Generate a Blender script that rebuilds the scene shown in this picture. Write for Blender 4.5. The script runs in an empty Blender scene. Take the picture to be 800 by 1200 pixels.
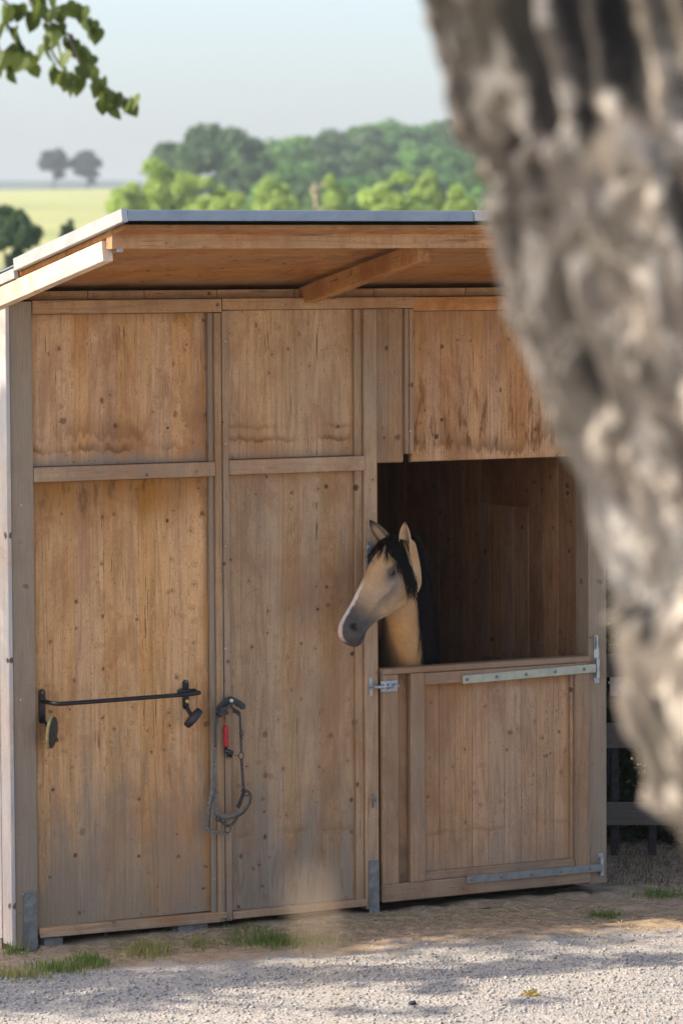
import bpy, bmesh, math, random
import numpy as np
from mathutils import Vector, Matrix, noise
from mathutils.bvhtree import BVHTree
R = math.radians
random.seed(7)
rng = np.random.default_rng(7)
scn = bpy.context.scene
COL = scn.collection

# ------------------------------------------------------------------ camera
F = 4500.0
YAW, PITCH, ROLL = R(29.2747), R(3.6037), R(-0.3231)
CAM = np.array([-7.031, -15.511, 3.0243])
_cy, _sy, _cp, _sp, _cr, _sr = (math.cos(YAW), math.sin(YAW), math.cos(PITCH), math.sin(PITCH), math.cos(ROLL), math.sin(ROLL))
FWD = np.array([_sy*_cp, _cy*_cp, -_sp])
_ri = np.array([_cy, -_sy, 0.0]); _up = np.cross(_ri, FWD)
RGT = _cr*_ri + _sr*_up; UPV = -_sr*_ri + _cr*_up
cam_d = bpy.data.cameras.new('camera'); cam = bpy.data.objects.new('camera', cam_d); COL.objects.link(cam)
cam.matrix_world = Matrix(((RGT[0], UPV[0], -FWD[0], CAM[0]), (RGT[1], UPV[1], -FWD[1], CAM[1]), (RGT[2], UPV[2], -FWD[2], CAM[2]), (0, 0, 0, 1)))
cam_d.sensor_fit = 'VERTICAL'; cam_d.sensor_height = 36.0; cam_d.sensor_width = 24.0
cam_d.lens = 135.0; cam_d.clip_start = 0.1; cam_d.clip_end = 9000
cam_d.dof.use_dof = True; cam_d.dof.focus_distance = 17.25; cam_d.dof.aperture_fstop = 4.0
scn.camera = cam

def ray(px, py): return FWD + (px-400)/F*RGT - (py-600)/F*UPV
def at_y(px, py, y=0.0):
    d = ray(px, py); return CAM + d*((y-CAM[1])/d[1])
def at_z(px, py, z=0.0):
    d = ray(px, py); return CAM + d*((z-CAM[2])/d[2])
def at_t(px, py, t): return CAM + ray(px, py)*t

# ------------------------------------------------------------------ light
SUN_EL, SUN_BEHIND = R(43), R(14)
SUN = np.array([-math.cos(SUN_EL)*math.cos(SUN_BEHIND), math.cos(SUN_EL)*math.sin(SUN_BEHIND), math.sin(SUN_EL)])
w = bpy.data.worlds.new('World'); scn.world = w; w.use_nodes = True
wn = w.node_tree.nodes; wl = w.node_tree.links
bg = wn['Background']; bg.inputs['Strength'].default_value = 0.15
sky = wn.new('ShaderNodeTexSky'); sky.sky_type = 'NISHITA'; sky.sun_disc = False
sky.sun_elevation = SUN_EL; sky.sun_rotation = math.atan2(SUN[0], SUN[1])
sky.air_density = 1.0; sky.dust_density = 3.6; sky.ozone_density = 2.6; sky.altitude = 200
wl.new(sky.outputs[0], bg.inputs['Color'])
sun_d = bpy.data.lights.new('sun', 'SUN'); sun_d.energy = 3.6; sun_d.angle = R(0.53); sun_d.color = (1.0, 0.92, 0.80)
sun = bpy.data.objects.new('sun', sun_d); COL.objects.link(sun)
sun.rotation_euler = Vector(SUN).to_track_quat('Z', 'Y').to_euler()
scn.view_settings.view_transform = 'Standard'; scn.view_settings.look = 'None'
scn.view_settings.gamma = 1.0; scn.view_settings.use_curve_mapping = False
scn.view_settings.exposure = 1.15

# ------------------------------------------------------------------ object helpers
WLOC = {}
def link(o, parent=None, loc=(0, 0, 0)):
    COL.objects.link(o)
    p = WLOC.get(parent.name, (0, 0, 0)) if parent else (0, 0, 0)
    o.parent = parent
    o.location = (loc[0]-p[0], loc[1]-p[1], loc[2]-p[2])
    WLOC[o.name] = tuple(loc)
    return o
def tag(o, label=None, cat=None, group=None, kind=None):
    if label: o['label'] = label
    if cat: o['category'] = cat
    if group: o['group'] = group
    if kind: o['kind'] = kind
    return o
def thing(name, label, cat, loc=(0, 0, 0), group=None):
    return tag(link(bpy.data.objects.new(name, None), None, loc), label, cat, group)
def mesh_obj(name, verts, faces, mat, parent=None, loc=(0, 0, 0), smooth=False):
    me = bpy.data.meshes.new(name); me.from_pydata([tuple(map(float, v)) for v in verts], [], faces); me.update()
    if mat: me.materials.append(mat)
    if smooth: me.polygons.foreach_set('use_smooth', [True]*len(me.polygons))
    return link(bpy.data.objects.new(name, me), parent, loc)
def np_mesh(name, verts, faces, mat, smooth=False):
    """verts (n,3), faces (m,k) numpy -> mesh, quick"""
    me = bpy.data.meshes.new(name); k = faces.shape[1]
    me.vertices.add(len(verts)); me.vertices.foreach_set('co', np.asarray(verts, np.float32).ravel())
    me.loops.add(faces.size); me.loops.foreach_set('vertex_index', faces.astype(np.int32).ravel())
    me.polygons.add(len(faces)); me.polygons.foreach_set('loop_start', np.arange(0, faces.size, k, dtype=np.int32))
    me.polygons.foreach_set('loop_total', np.full(len(faces), k, np.int32))
    if smooth: me.polygons.foreach_set('use_smooth', np.ones(len(faces), bool))
    me.update(calc_edges=True)
    if mat: me.materials.append(mat)
    return me
def timber_geo(sx, sy, sz, axis='Z', c=0.003):
    """box with its four long edges chamfered, centred on the origin"""
    dims = {'X': (sy, sz, sx), 'Y': (sx, sz, sy), 'Z': (sx, sy, sz)}[axis]
    a, b, l = dims[0]/2, dims[1]/2, dims[2]/2; c = min(c, a*.45, b*.45)
    ring = [(-a+c, -b), (a-c, -b), (a, -b+c), (a, b-c), (a-c, b), (-a+c, b), (-a, b-c), (-a, -b+c)]
    vs = []
    for s in (-l, l):
        for (p, q) in ring:
            vs.append({'X': (s, p, q), 'Y': (p, s, q), 'Z': (p, q, s)}[axis])
    fs = [(i, (i+1) % 8, 8+(i+1) % 8, 8+i) for i in range(8)] + [tuple(range(7, -1, -1)), tuple(range(8, 16))]
    if axis == 'Y': fs = [tuple(reversed(f)) for f in fs]
    return vs, fs
def timber(name, mat, x0, x1, y0, y1, z0, z1, parent, axis=None, c=0.003, rot=None):
    sx, sy, sz = x1-x0, y1-y0, z1-z0
    if axis is None: axis = 'XYZ'[int(np.argmax([sx, sy, sz]))]
    v, f = timber_geo(sx, sy, sz, axis, c)
    o = mesh_obj(name, v, f, mat, parent, ((x0+x1)/2, (y0+y1)/2, (z0+z1)/2))
    if rot: o.rotation_euler = rot
    return o
def tube_geo(pts, rad, n=8, cap=True):
    pts = [np.array(p, float) for p in pts]
    if not hasattr(rad, '__len__'): rad = [rad]*len(pts)
    vs, fs = [], []
    up = np.array([0.3, 0.5, 0.81])
    for i, p in enumerate(pts):
        d = pts[min(i+1, len(pts)-1)] - pts[max(i-1, 0)]; d /= (np.linalg.norm(d)+1e-9)
        a = np.cross(up, d)
        if np.linalg.norm(a) < .1: a = np.cross(np.array([1, 0, 0.2]), d)
        a /= np.linalg.norm(a); b = np.cross(d, a)
        for k in range(n):
            t = 2*math.pi*k/n; vs.append(p + rad[i]*(math.cos(t)*a + math.sin(t)*b))
    for i in range(len(pts)-1):
        for k in range(n):
            fs.append((i*n+k, i*n+(k+1) % n, (i+1)*n+(k+1) % n, (i+1)*n+k))
    if cap:
        fs.append(tuple(range(n-1, -1, -1))); fs.append(tuple((len(pts)-1)*n+k for k in range(n)))
    return vs, fs
def merge(geos):
    V, Fs = [], []
    for v, f in geos:
        o = len(V); V += list(v); Fs += [tuple(i+o for i in q) for q in f]
    return V, Fs
def xform(g, m=None, t=(0, 0, 0)):
    v, f = g
    return [tuple((m @ Vector(tuple(map(float, p))) if m else Vector(tuple(map(float, p)))) + Vector(t)) for p in v], f
def smooth_path(pts, n=6):
    P = [np.array(p, float) for p in pts]; P = [2*P[0]-P[1]] + P + [2*P[-1]-P[-2]]; out = []
    for i in range(1, len(P)-2):
        for k in range(n):
            t = k/n; a, b, c, d = P[i-1], P[i], P[i+1], P[i+2]
            out.append(.5*((2*b)+(-a+c)*t+(2*a-5*b+4*c-d)*t*t+(-a+3*b-3*c+d)*t**3))
    out.append(P[-2]); return out

# ------------------------------------------------------------------ node helpers
def new_mat(name):
    m = bpy.data.materials.new(name); m.use_nodes = True
    return m, m.node_tree, m.node_tree.nodes['Principled BSDF']
def nd(nt, typ, ins=None, **props):
    n = nt.nodes.new(typ)
    for k, v in props.items(): setattr(n, k, v)
    for k, v in (ins or {}).items():
        if isinstance(v, bpy.types.NodeSocket): nt.links.new(v, n.inputs[k])
        else: n.inputs[k].default_value = v
    return n
def M(nt, op, a, b=0.0, clamp=False):
    n = nd(nt, 'ShaderNodeMath', {0: a, 1: b}, operation=op); n.use_clamp = clamp; return n.outputs[0]
def VM(nt, op, a, b): return nd(nt, 'ShaderNodeVectorMath', {0: a, 1: b}, operation=op).outputs[0]
def mix(nt, f, a, b, mode='MIX'):
    n = nd(nt, 'ShaderNodeMix', data_type='RGBA', blend_type=mode)
    for k, v in ((0, f), (6, a), (7, b)):
        if isinstance(v, bpy.types.NodeSocket): nt.links.new(v, n.inputs[k])
        else: n.inputs[k].default_value = v if k == 0 or len(v) == 4 else (*v, 1)
    return n.outputs[2]
def ss(nt, x, lo, hi, a=0.0, b=1.0):
    return nd(nt, 'ShaderNodeMapRange', {0: x, 1: lo, 2: hi, 3: a, 4: b}, interpolation_type='SMOOTHSTEP').outputs[0]
def noi(nt, vec, scale, detail=2.0, rough=.5, dist=0.0):
    return nd(nt, 'ShaderNodeTexNoise', {'Vector': vec, 'Scale': scale, 'Detail': detail, 'Roughness': rough, 'Distortion': dist}).outputs[0]
def xyz(nt, v):
    n = nd(nt, 'ShaderNodeSeparateXYZ', {0: v}); return n.outputs
def cxyz(nt, a, b, c): return nd(nt, 'ShaderNodeCombineXYZ', {0: a, 1: b, 2: c}).outputs[0]
def bump(nt, b, h, strength=.3, dist=.002):
    n = nd(nt, 'ShaderNodeBump', {'Height': h, 'Strength': strength, 'Distance': dist}); nt.links.new(n.outputs[0], b.inputs['Normal'])

def wood(name, axis='Z', base=(.36, .235, .135), dark=(.17, .09, .04), grey=.1, greyc=(.27, .21, .15), knots=.5,
         top=None, bot=None, water=None, rough=.78, vary=.16, drip=None, edges=None):
    m, nt, b = new_mat(name); base = tuple(x*k_ for x, k_ in zip(base, (1.44, 1.26, 1.08)))
    oc = nd(nt, 'ShaderNodeTexCoord').outputs['Object']
    rnd = nd(nt, 'ShaderNodeObjectInfo').outputs['Random']
    wp = nd(nt, 'ShaderNodeNewGeometry').outputs['Position']; wx, wy, wz = xyz(nt, wp)
    p = xyz(nt, VM(nt, 'ADD', oc, cxyz(nt, M(nt, 'MULTIPLY', rnd, 37.3), M(nt, 'MULTIPLY', rnd, 91.7), M(nt, 'MULTIPLY', rnd, 53.1))))
    i = 'XYZ'.index(axis); g = p[i]; a, c = [p[k] for k in range(3) if k != i]
    # knots
    kv = nd(nt, 'ShaderNodeTexVoronoi', {'Vector': cxyz(nt, M(nt, 'MULTIPLY', M(nt, 'ADD', a, c), .9), g, 0.0), 'Scale': 11.0}, voronoi_dimensions='2D')
    kd = M(nt, 'ADD', kv.outputs['Distance'], M(nt, 'MULTIPLY', M(nt, 'SUBTRACT', noi(nt, cxyz(nt, a, c, g), 38, 4, .7), .3), .34))
    kr = xyz(nt, kv.outputs['Color'])
    kcl = noi(nt, cxyz(nt, M(nt, 'ADD', wx, wy), 0.0, wz), 2.6, 2)
    on = M(nt, 'LESS_THAN', kr[1], M(nt, 'MULTIPLY', ss(nt, kcl, .40, .60, .12, 2.1), knots))
    rad = M(nt, 'MULTIPLY', on, M(nt, 'ADD', M(nt, 'MULTIPLY', M(nt, 'POWER', kr[0], 3.0), .15), .05))
    knot = M(nt, 'MULTIPLY', on, nd(nt, 'ShaderNodeMapRange', {0: kd, 1: M(nt, 'ADD', rad, .06), 2: rad, 3: 0.0, 4: 1.0}).outputs[0])
    halo = M(nt, 'MULTIPLY', on, ss(nt, kd, .34, .06))
    # growth rings as bands that bend round the knots
    lowv = cxyz(nt, M(nt, 'MULTIPLY', a, 1.0), c, M(nt, 'MULTIPLY', g, .045))
    ph = M(nt, 'ADD', M(nt, 'MULTIPLY', noi(nt, lowv, 11, 1.5), 8.0), M(nt, 'MULTIPLY', halo, 1.4))
    ring = M(nt, 'POWER', M(nt, 'MULTIPLY', M(nt, 'PINGPONG', ph, .5), 2.0), 3.0)
    fib = noi(nt, cxyz(nt, a, c, M(nt, 'MULTIPLY', g, .025)), 260, 3, .6)
    fib2 = noi(nt, cxyz(nt, a, c, M(nt, 'MULTIPLY', g, .06)), 55, 2, .6)
    col = mix(nt, M(nt, 'MULTIPLY', ring, .42), base, dark)
    col = mix(nt, ss(nt, fib, .45, .8, 0, .4), col, dark)
    col = mix(nt, ss(nt, fib2, .55, .8, 0, .25), col, tuple(min(1, x*1.45) for x in base))
    col = mix(nt, M(nt, 'MULTIPLY', halo, .45), col, tuple(x*q_ for x, q_ in zip(base, (.62, .5, .4))))
    # mottling, short dark checks and specks
    mot = noi(nt, cxyz(nt, a, c, M(nt, 'MULTIPLY', g, .3)), 16, 4, .65, .4)
    col = mix(nt, ss(nt, mot, .48, .75, 0, .30), col, tuple(x*.58 for x in base))
    col = mix(nt, ss(nt, mot, .46, .28, 0, .25), col, tuple(min(1, x*1.35) for x in base))
    chk = noi(nt, cxyz(nt, a, c, M(nt, 'MULTIPLY', g, .035)), 120, 2, .5)
    chm = ss(nt, noi(nt, cxyz(nt, a, c, g), 7, 2), .48, .62)
    col = mix(nt, M(nt, 'MULTIPLY', ss(nt, chk, .63, .68, 0, .85), chm), col, (.06, .032, .018))
    spk = nd(nt, 'ShaderNodeTexVoronoi', {'Vector': cxyz(nt, a, M(nt, 'MULTIPLY', g, .55), c), 'Scale': 95.0})
    spo = M(nt, 'LESS_THAN', xyz(nt, spk.outputs['Color'])[1], .16)
    col = mix(nt, M(nt, 'MULTIPLY', M(nt, 'MULTIPLY', ss(nt, spk.outputs['Distance'], .34, .14), spo), .6), col, (.08, .04, .02))
    fine = noi(nt, cxyz(nt, a, c, M(nt, 'MULTIPLY', g, .5)), 170, 3, .7)
    col = mix(nt, ss(nt, fine, .5, .72, 0, .35), col, tuple(x*.5 for x in base)); col = mix(nt, ss(nt, fine, .48, .3, 0, .3), col, tuple(min(1, x*1.5) for x in base))
    bst = noi(nt, cxyz(nt, wx, wy, M(nt, 'MULTIPLY', wz, .6)), 2.1, 5, .7, .6)
    col = mix(nt, ss(nt, bst, .46, .66, 0, .72), col, tuple(x*q_ for x, q_ in zip(base, (.60, .46, .36))))
    bs2 = noi(nt, cxyz(nt, wx, M(nt, 'ADD', wy, 7.0), M(nt, 'MULTIPLY', wz, .38)), 7.5, 5, .72, .5)
    col = mix(nt, ss(nt, bs2, .47, .68, 0, .6), col, tuple(x*q_ for x, q_ in zip(base, (.58, .44, .33))))
    # world-scale blotches, greying
    blo = noi(nt, cxyz(nt, wx, wy, M(nt, 'MULTIPLY', wz, .45)), 3.2, 4, .6, .3)
    gf = ss(nt, blo, .3, .75, grey*.5, min(1, grey*1.6))
    if bot:
        zb, amt, fade = bot
        e = M(nt, 'ADD', M(nt, 'SUBTRACT', wz, zb), M(nt, 'MULTIPLY', M(nt, 'SUBTRACT', noi(nt, cxyz(nt, wx, wy, M(nt, 'MULTIPLY', wz, .25)), 9, 4, .6), .5), -fade*1.5))
        gf = M(nt, 'MAXIMUM', gf, ss(nt, e, fade, 0.0, 0, amt))
    col = mix(nt, gf, col, mix(nt, M(nt, 'MULTIPLY', fib, .8), tuple(x*1.25 for x in greyc), tuple(x*.5 for x in greyc)))
    if water:     # wavy brown tide marks left by running water
        for (zl, amt, wid) in water:
            wn_ = noi(nt, cxyz(nt, wx, 0.0, M(nt, 'MULTIPLY', wz, .08)), 24, 3, .75)
            wl_ = noi(nt, cxyz(nt, wx, 3.0, 0.0), 3.5, 2, .5)
            e = M(nt, 'SUBTRACT', M(nt, 'SUBTRACT', wz, zl), M(nt, 'ADD', M(nt, 'MULTIPLY', M(nt, 'SUBTRACT', wn_, .5), wid*1.7), M(nt, 'MULTIPLY', M(nt, 'SUBTRACT', wl_, .5), wid*2.2)))
            band = M(nt, 'MULTIPLY', ss(nt, e, -.006, .004), ss(nt, e, wid, 0.0))
            brk = ss(nt, noi(nt, cxyz(nt, wx, 0.0, wz), 5, 2), .36, .6)
            col = mix(nt, M(nt, 'MULTIPLY', M(nt, 'MULTIPLY', band, brk), amt), col, (.14, .06, .02))
    if top:       # unbleached orange wood with dark mould under a sheltering rail
        zt, amt, fade = top
        e = M(nt, 'ADD', M(nt, 'SUBTRACT', zt, wz), M(nt, 'MULTIPLY', M(nt, 'SUBTRACT', blo, .5), -fade*1.6))
        tf = ss(nt, e, fade, 0.0, 0, amt)
        col = mix(nt, tf, col, mix(nt, M(nt, 'MULTIPLY', fib, 1.0), (.46, .20, .05), (.20, .085, .025)))
        mo = ss(nt, noi(nt, cxyz(nt, wx, wy, M(nt, 'MULTIPLY', wz, .35)), 17, 4, .7), .5, .68)
        col = mix(nt, M(nt, 'MULTIPLY', M(nt, 'MULTIPLY', mo, tf), .75), col, (.11, .05, .018))
    if edges:     # grime and amber tone that gathers along the frame round a panel
        for (xe, sgn_, wid, amt) in edges:
            en = noi(nt, cxyz(nt, M(nt, 'MULTIPLY', wx, 1.0), 0.0, M(nt, 'MULTIPLY', wz, .5)), 6, 4, .65)
            e = M(nt, 'ADD', M(nt, 'MULTIPLY', M(nt, 'SUBTRACT', wx, xe), sgn_), M(nt, 'MULTIPLY', M(nt, 'SUBTRACT', en, .5), wid*2.2))
            ef = ss(nt, e, wid, 0.0, 0, amt)
            col = mix(nt, ef, col, mix(nt, ss(nt, en, .45, .62), (.36, .175, .055), (.12, .062, .028)))
    if drip:      # dark amber streaks
        z0, z1, amt = drip
        sn = noi(nt, cxyz(nt, wx, 0.0, M(nt, 'MULTIPLY', wz, .16)), 26, 3, .7, .6)
        mk = M(nt, 'MULTIPLY', ss(nt, wz, z0-.02, z0+.06), ss(nt, wz, z1, z0+.1))
        col = mix(nt, M(nt, 'MULTIPLY', M(nt, 'MULTIPLY', ss(nt, sn, .5, .62), mk), amt), col, (.17, .06, .015))
    col = mix(nt, M(nt, 'MULTIPLY', knot, M(nt, 'ADD', .22, M(nt, 'MULTIPLY', kr[2], .68))), col, (.06, .028, .014))
    hsv = nd(nt, 'ShaderNodeHueSaturation', {'Color': col, 'Value': M(nt, 'ADD', 1-vary/2, M(nt, 'MULTIPLY', rnd, vary)),
             'Saturation': M(nt, 'ADD', .93, M(nt, 'MULTIPLY', M(nt, 'FRACT', M(nt, 'MULTIPLY', rnd, 7.7)), .14))})
    nt.links.new(hsv.outputs[0], b.inputs['Base Color'])
    b.inputs['Roughness'].default_value = rough; b.inputs['Specular IOR Level'].default_value = .25
    bump(nt, b, M(nt, 'ADD', M(nt, 'MULTIPLY', ring, -.5), M(nt, 'MULTIPLY', fib, -1.0)), .35, .0012)
    return m

def plain(name, col, rough=.5, metal=0.0, var=.25, scale=30, bumpd=0.0, col2=None):
    m, nt, b = new_mat(name)
    wp = nd(nt, 'ShaderNodeTexCoord').outputs['Object']
    n = noi(nt, wp, scale, 5, .65)
    c2 = col2 or tuple(x*(1-var*2) for x in col)
    c = mix(nt, ss(nt, n, .3, .7), tuple(min(1, x*(1+var*.5)) for x in col), tuple(max(0, x) for x in c2))
    nt.links.new(c, b.inputs['Base Color']); b.inputs['Metallic'].default_value = metal
    nt.links.new(ss(nt, n, .3, .7, rough*.85, min(1, rough*1.2)), b.inputs['Roughness'])
    if bumpd: bump(nt, b, n, .5, bumpd)
    return m

def leafmat(name, c1, c2, trans=.35, scale=.6, rnd_amt=.4):
    m, nt, b = new_mat(name)
    g = nd(nt, 'ShaderNodeNewGeometry'); rp = g.outputs['Random Per Island']
    n = noi(nt, g.outputs['Position'], scale, 3, .6)
    f = M(nt, 'ADD', M(nt, 'MULTIPLY', rp, rnd_amt), M(nt, 'MULTIPLY', ss(nt, n, .35, .65), 1-rnd_amt), True)
    c = mix(nt, f, c1, c2)
    nt.links.new(c, b.inputs['Base Color']); b.inputs['Roughness'].default_value = .55
    b.inputs['Specular IOR Level'].default_value = .3
    t = nd(nt, 'ShaderNodeBsdfTranslucent', {'Color': mix(nt, .5, c, (c2[0]*1.3, c2[1]*1.3, c2[2]*.8))})
    mx = nd(nt, 'ShaderNodeMixShader', {0: trans, 1: b.outputs[0], 2: t.outputs[0]})
    nt.links.new(mx.outputs[0], nt.nodes['Material Output'].inputs[0])
    return m

M_galv = plain('galvanised_steel', (.42, .44, .45), .45, .75, .15, 25)
M_galv_dull = plain('dull_zinc', (.24, .24, .22), .6, .5, .2, 18)
M_strap = plain('green_grey_painted_steel', (.40, .39, .29), .5, .1, .1, 14)
M_strap2 = plain('grey_painted_steel', (.23, .225, .20), .5, .15, .12, 14)
M_black = plain('black_steel', (.018, .018, .02), .38, .3, .2, 20)
M_blackplastic = plain('black_plastic', (.02, .02, .022), .5, 0, .2, 40)
M_olive = plain('olive_rubber_pad', (.035, .036, .02), .7, 0, .25, 30)
M_tan = plain('tan_rubber_rim', (.34, .26, .10), .7, 0, .15, 30)
M_brass = plain('brass', (.62, .40, .18), .35, .8, .1, 30)
M_roofmetal = plain('blue_grey_sheet_metal', (.25, .29, .35), .38, .35, .08, 4)
M_roofedge = plain('bare_zinc_edge_trim', (.48, .46, .45), .42, .35, .1, 6)
M_rope = plain('grey_webbing', (.085, .07, .056), .8, 0, .25, 90, .001)
M_rope_light = plain('light_grey_webbing', (.19, .16, .125), .8, 0, .25, 90, .001)
M_red = plain('red_plastic', (.45, .012, .018), .45, 0, .15, 60)
M_orange = plain('orange_cord', (.55, .16, .03), .7, 0, .2, 60)

# ------------------------------------------------------------------ the ground and the land behind
def terrain_h(x, y):
    dx, dy = x-CAM[0], y-CAM[1]
    t = dx*FWD[0] + dy*FWD[1]
    d = np.hypot(dx, dy)
    h = np.zeros_like(x)
    bank = np.clip((9.5-t)/5.0, 0, 1)*(np.abs(d) < 60); h = h + 1.25*bank*bank*(3-2*bank)
    # gently rising pasture beyond the hedges, its crest some 900 m away
    s = np.clip((t-110)/810, 0, 1)
    h = h + np.where(t > 110, 23.0*(0.25*s + .75*(s*s*(3-2*s))**.9), 0)
    h = h + 1.2*np.sin(x*.012+1)*np.clip((t-200)/400, 0, 1)
    h = np.where(t > 920, h - (t-920)*.03, h)
    return h
def tv(x, y): return float(terrain_h(np.array([float(x)]), np.array([float(y)]))[0])

def grid_axis(lo, hi, step, far):
    a = list(np.arange(lo, hi, step)); s = step; x = a[-1]
    while x < far: s *= 1.16; x += min(s, 60); a.append(x)
    s = step; x = lo; pre = []
    while x > -far: s *= 1.16; x -= min(s, 60); pre.append(x)
    return np.array(pre[::-1] + a)
gx = grid_axis(-1.6, 5.2, .022, 2600); gy = grid_axis(-3.4, .9, .022, 2600)
GX, GY = np.meshgrid(gx, gy); H = terrain_h(GX, GY)
def vnoise(x, y, s, seed=0):
    out = np.empty(x.shape); fx, fy = x.ravel()*s, y.ravel()*s; o = out.ravel()
    for k in range(len(fx)): o[k] = noise.noise((fx[k], fy[k], seed))
    return out
ix = (gx > -1.7) & (gx < 5.3); iy = (gy > -3.5) & (gy < 1.0)
sub = np.ix_(iy, ix); sx_, sy_ = GX[sub], GY[sub]
rel = .020*vnoise(sx_, sy_, 1.3, 1) + .008*vnoise(sx_, sy_, 5, 2) + .004*vnoise(sx_, sy_, 16, 3)
# hoof and tyre prints pressed in the dirt strip in front of the stable door
u_ = sx_*.96 + sy_*.26; v_ = -sx_*.05 + sy_
tr = (np.sin(u_*2*math.pi/.095 + 2.2*np.sin(v_*9)) > .15) * ((v_ > -.82) & (v_ < -.34)) * (sx_ > 1.35) * (sx_ < 3.0) * (np.sin(v_*2*math.pi/.16) > -.35)
rel = rel - .011*tr
rel = rel + .030*np.exp(-((sy_-.03)/.10)**2)*((sx_ > .1) & (sx_ < 3.0))*(.7+.6*vnoise(sx_, sy_, 6, 8))
edge = np.clip(np.minimum(np.minimum(sx_+1.6, 5.2-sx_), np.minimum(sy_+3.4, .9-sy_))/.2, 0, 1)
H[sub] += rel*edge
ny, nx = GX.shape
idx = np.arange(nx*ny).reshape(ny, nx)
faces = np.stack([idx[:-1, :-1], idx[:-1, 1:], idx[1:, 1:], idx[1:, :-1]], -1).reshape(-1, 4)
def ground_z(x, y):
    i = min(max(int(np.searchsorted(gx, x)), 1), nx-1); j = min(max(int(np.searchsorted(gy, y)), 1), ny-1)
    fx = (x-gx[i-1])/(gx[i]-gx[i-1]); fy = (y-gy[j-1])/(gy[j]-gy[j-1])
    return float(H[j-1, i-1]*(1-fx)*(1-fy)+H[j-1, i]*fx*(1-fy)+H[j, i-1]*(1-fx)*fy+H[j, i]*fx*fy)

m, nt, b = new_mat('ground_gravel_dirt_meadow')
wp = nd(nt, 'ShaderNodeNewGeometry').outputs['Position']; wx, wy, wz = xyz(nt, wp)
n1 = noi(nt, wp, 2.0, 4, .6); n2 = noi(nt, wp, 90, 4, .7); n3 = noi(nt, wp, 14, 4, .65)
vo = nd(nt, 'ShaderNodeTexVoronoi', {'Vector': wp, 'Scale': 75.0}); vcol = xyz(nt, vo.outputs['Color'])
dirt = mix(nt, ss(nt, n3, .3, .7), (.25, .17, .105), (.44, .315, .20))
dirt = mix(nt, ss(nt, n2, .35, .7, 0, .5), dirt, (.15, .11, .08))
grav = mix(nt, vcol[0], (.23, .205, .178), (.40, .358, .31)); grav = mix(nt, ss(nt, n2, .4, .7, 0, .5), grav, (.22, .20, .19))
grav = mix(nt, ss(nt, n1, .35, .7, 0, .4), grav, (.46, .385, .31))
gv = ss(nt, M(nt, 'ADD', M(nt, 'ADD', wy, M(nt, 'MULTIPLY', wx, .15)), M(nt, 'MULTIPLY', M(nt, 'SUBTRACT', M(nt, 'ADD', n1, M(nt, 'MULTIPLY', n3, .3)), .65), .9)), -.45, -.62)
near = mix(nt, gv, dirt, grav)
dcam = nd(nt, 'ShaderNodeVectorMath', {0: wp, 1: (2.0, -1.0, 0.0)}, operation='DISTANCE').outputs['Value']
stripe = noi(nt, cxyz(nt, M(nt, 'ADD', M(nt, 'MULTIPLY', wx, .05), 0.0), M(nt, 'MULTIPLY', wz, 1.0), wz), .55, 3, .6)
field = mix(nt, ss(nt, stripe, .35, .65), (.235, .245, .085), (.325, .315, .125))
lawn = mix(nt, n3, (.10, .13, .04), (.17, .18, .07))
far = mix(nt, ss(nt, dcam, 90, 120), lawn, field)
yard = ss(nt, M(nt, 'ADD', wy, M(nt, 'MULTIPLY', M(nt, 'SUBTRACT', n1, .5), 2.5)), 2.2, 3.4)
col = mix(nt, M(nt, 'MAXIMUM', yard, ss(nt, dcam, 22, 34)), near, far)
nt.links.new(col, b.inputs['Base Color']); b.inputs['Roughness'].default_value = .92; b.inputs['Specular IOR Level'].default_value = .15
bh = M(nt, 'ADD', M(nt, 'MULTIPLY', n2, .6), M(nt, 'MULTIPLY', M(nt, 'MULTIPLY', M(nt, 'SUBTRACT', 1.0, vo.outputs['Distance']), gv), 1.0))
bump(nt, b, bh, .8, .006)
M_ground = m
g = link(bpy.data.objects.new('ground', np_mesh('ground', np.stack([GX, GY, H], -1).reshape(-1, 3), faces, M_ground, True)))
tag(g, kind='structure')

# crushed stones lying on the gravel: too many to count
def scatter(name, n, region, size, mats, kind_fn, flat=.65):
    out = []
    while len(out) < n:
        px, py = random.uniform(region[0], region[1]), random.uniform(region[2], region[3])
        p = at_z(px, py, 0.0)
        keep = kind_fn(p[0], p[1])
        if random.random() < keep: out.append((p[0], p[1]))
    out = np.array(out); cube = np.array([(x, y, z) for z in (-1, 1) for y in (-1, 1) for x in (-1, 1)], float)
    V = np.repeat(cube[None], n, 0)*rng.uniform(.55, 1.0, (n, 8, 3))
    s = rng.gamma(3, 1/3, n).clip(.35, 2.6)*size/2
    V *= (s[:, None, None]*np.stack([rng.uniform(.7, 1.3, n), rng.uniform(.7, 1.3, n), rng.uniform(.4, .9, n)*flat/.65], -1)[:, None])
    for ax in range(2):
        an = rng.uniform(0, 6.28, n) if ax == 0 else rng.uniform(-.7, .7, n); c, q = np.cos(an)[:, None], np.sin(an)[:, None]
        i, j = ((0, 1), (1, 2))[ax]; a, b_ = V[..., i].copy(), V[..., j].copy()
        V[..., i] = c*a-q*b_; V[..., j] = q*a+c*b_
    zz = np.array([ground_z(x, y) for x, y in out])
    V += np.stack([out[:, 0], out[:, 1], zz + s*.25], -1)[:, None]
    fq = np.array([(0, 2, 3, 1), (4, 5, 7, 6), (0, 1, 5, 4), (2, 6, 7, 3), (0, 4, 6, 2), (1, 3, 7, 5)])
    Fq = (np.arange(n)[:, None, None]*8 + fq).reshape(-1, 4)
    o = link(bpy.data.objects.new(name, np_mesh(name, V.reshape(-1, 3), Fq, mats))); return o
m, nt, b = new_mat('crushed_limestone')
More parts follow.
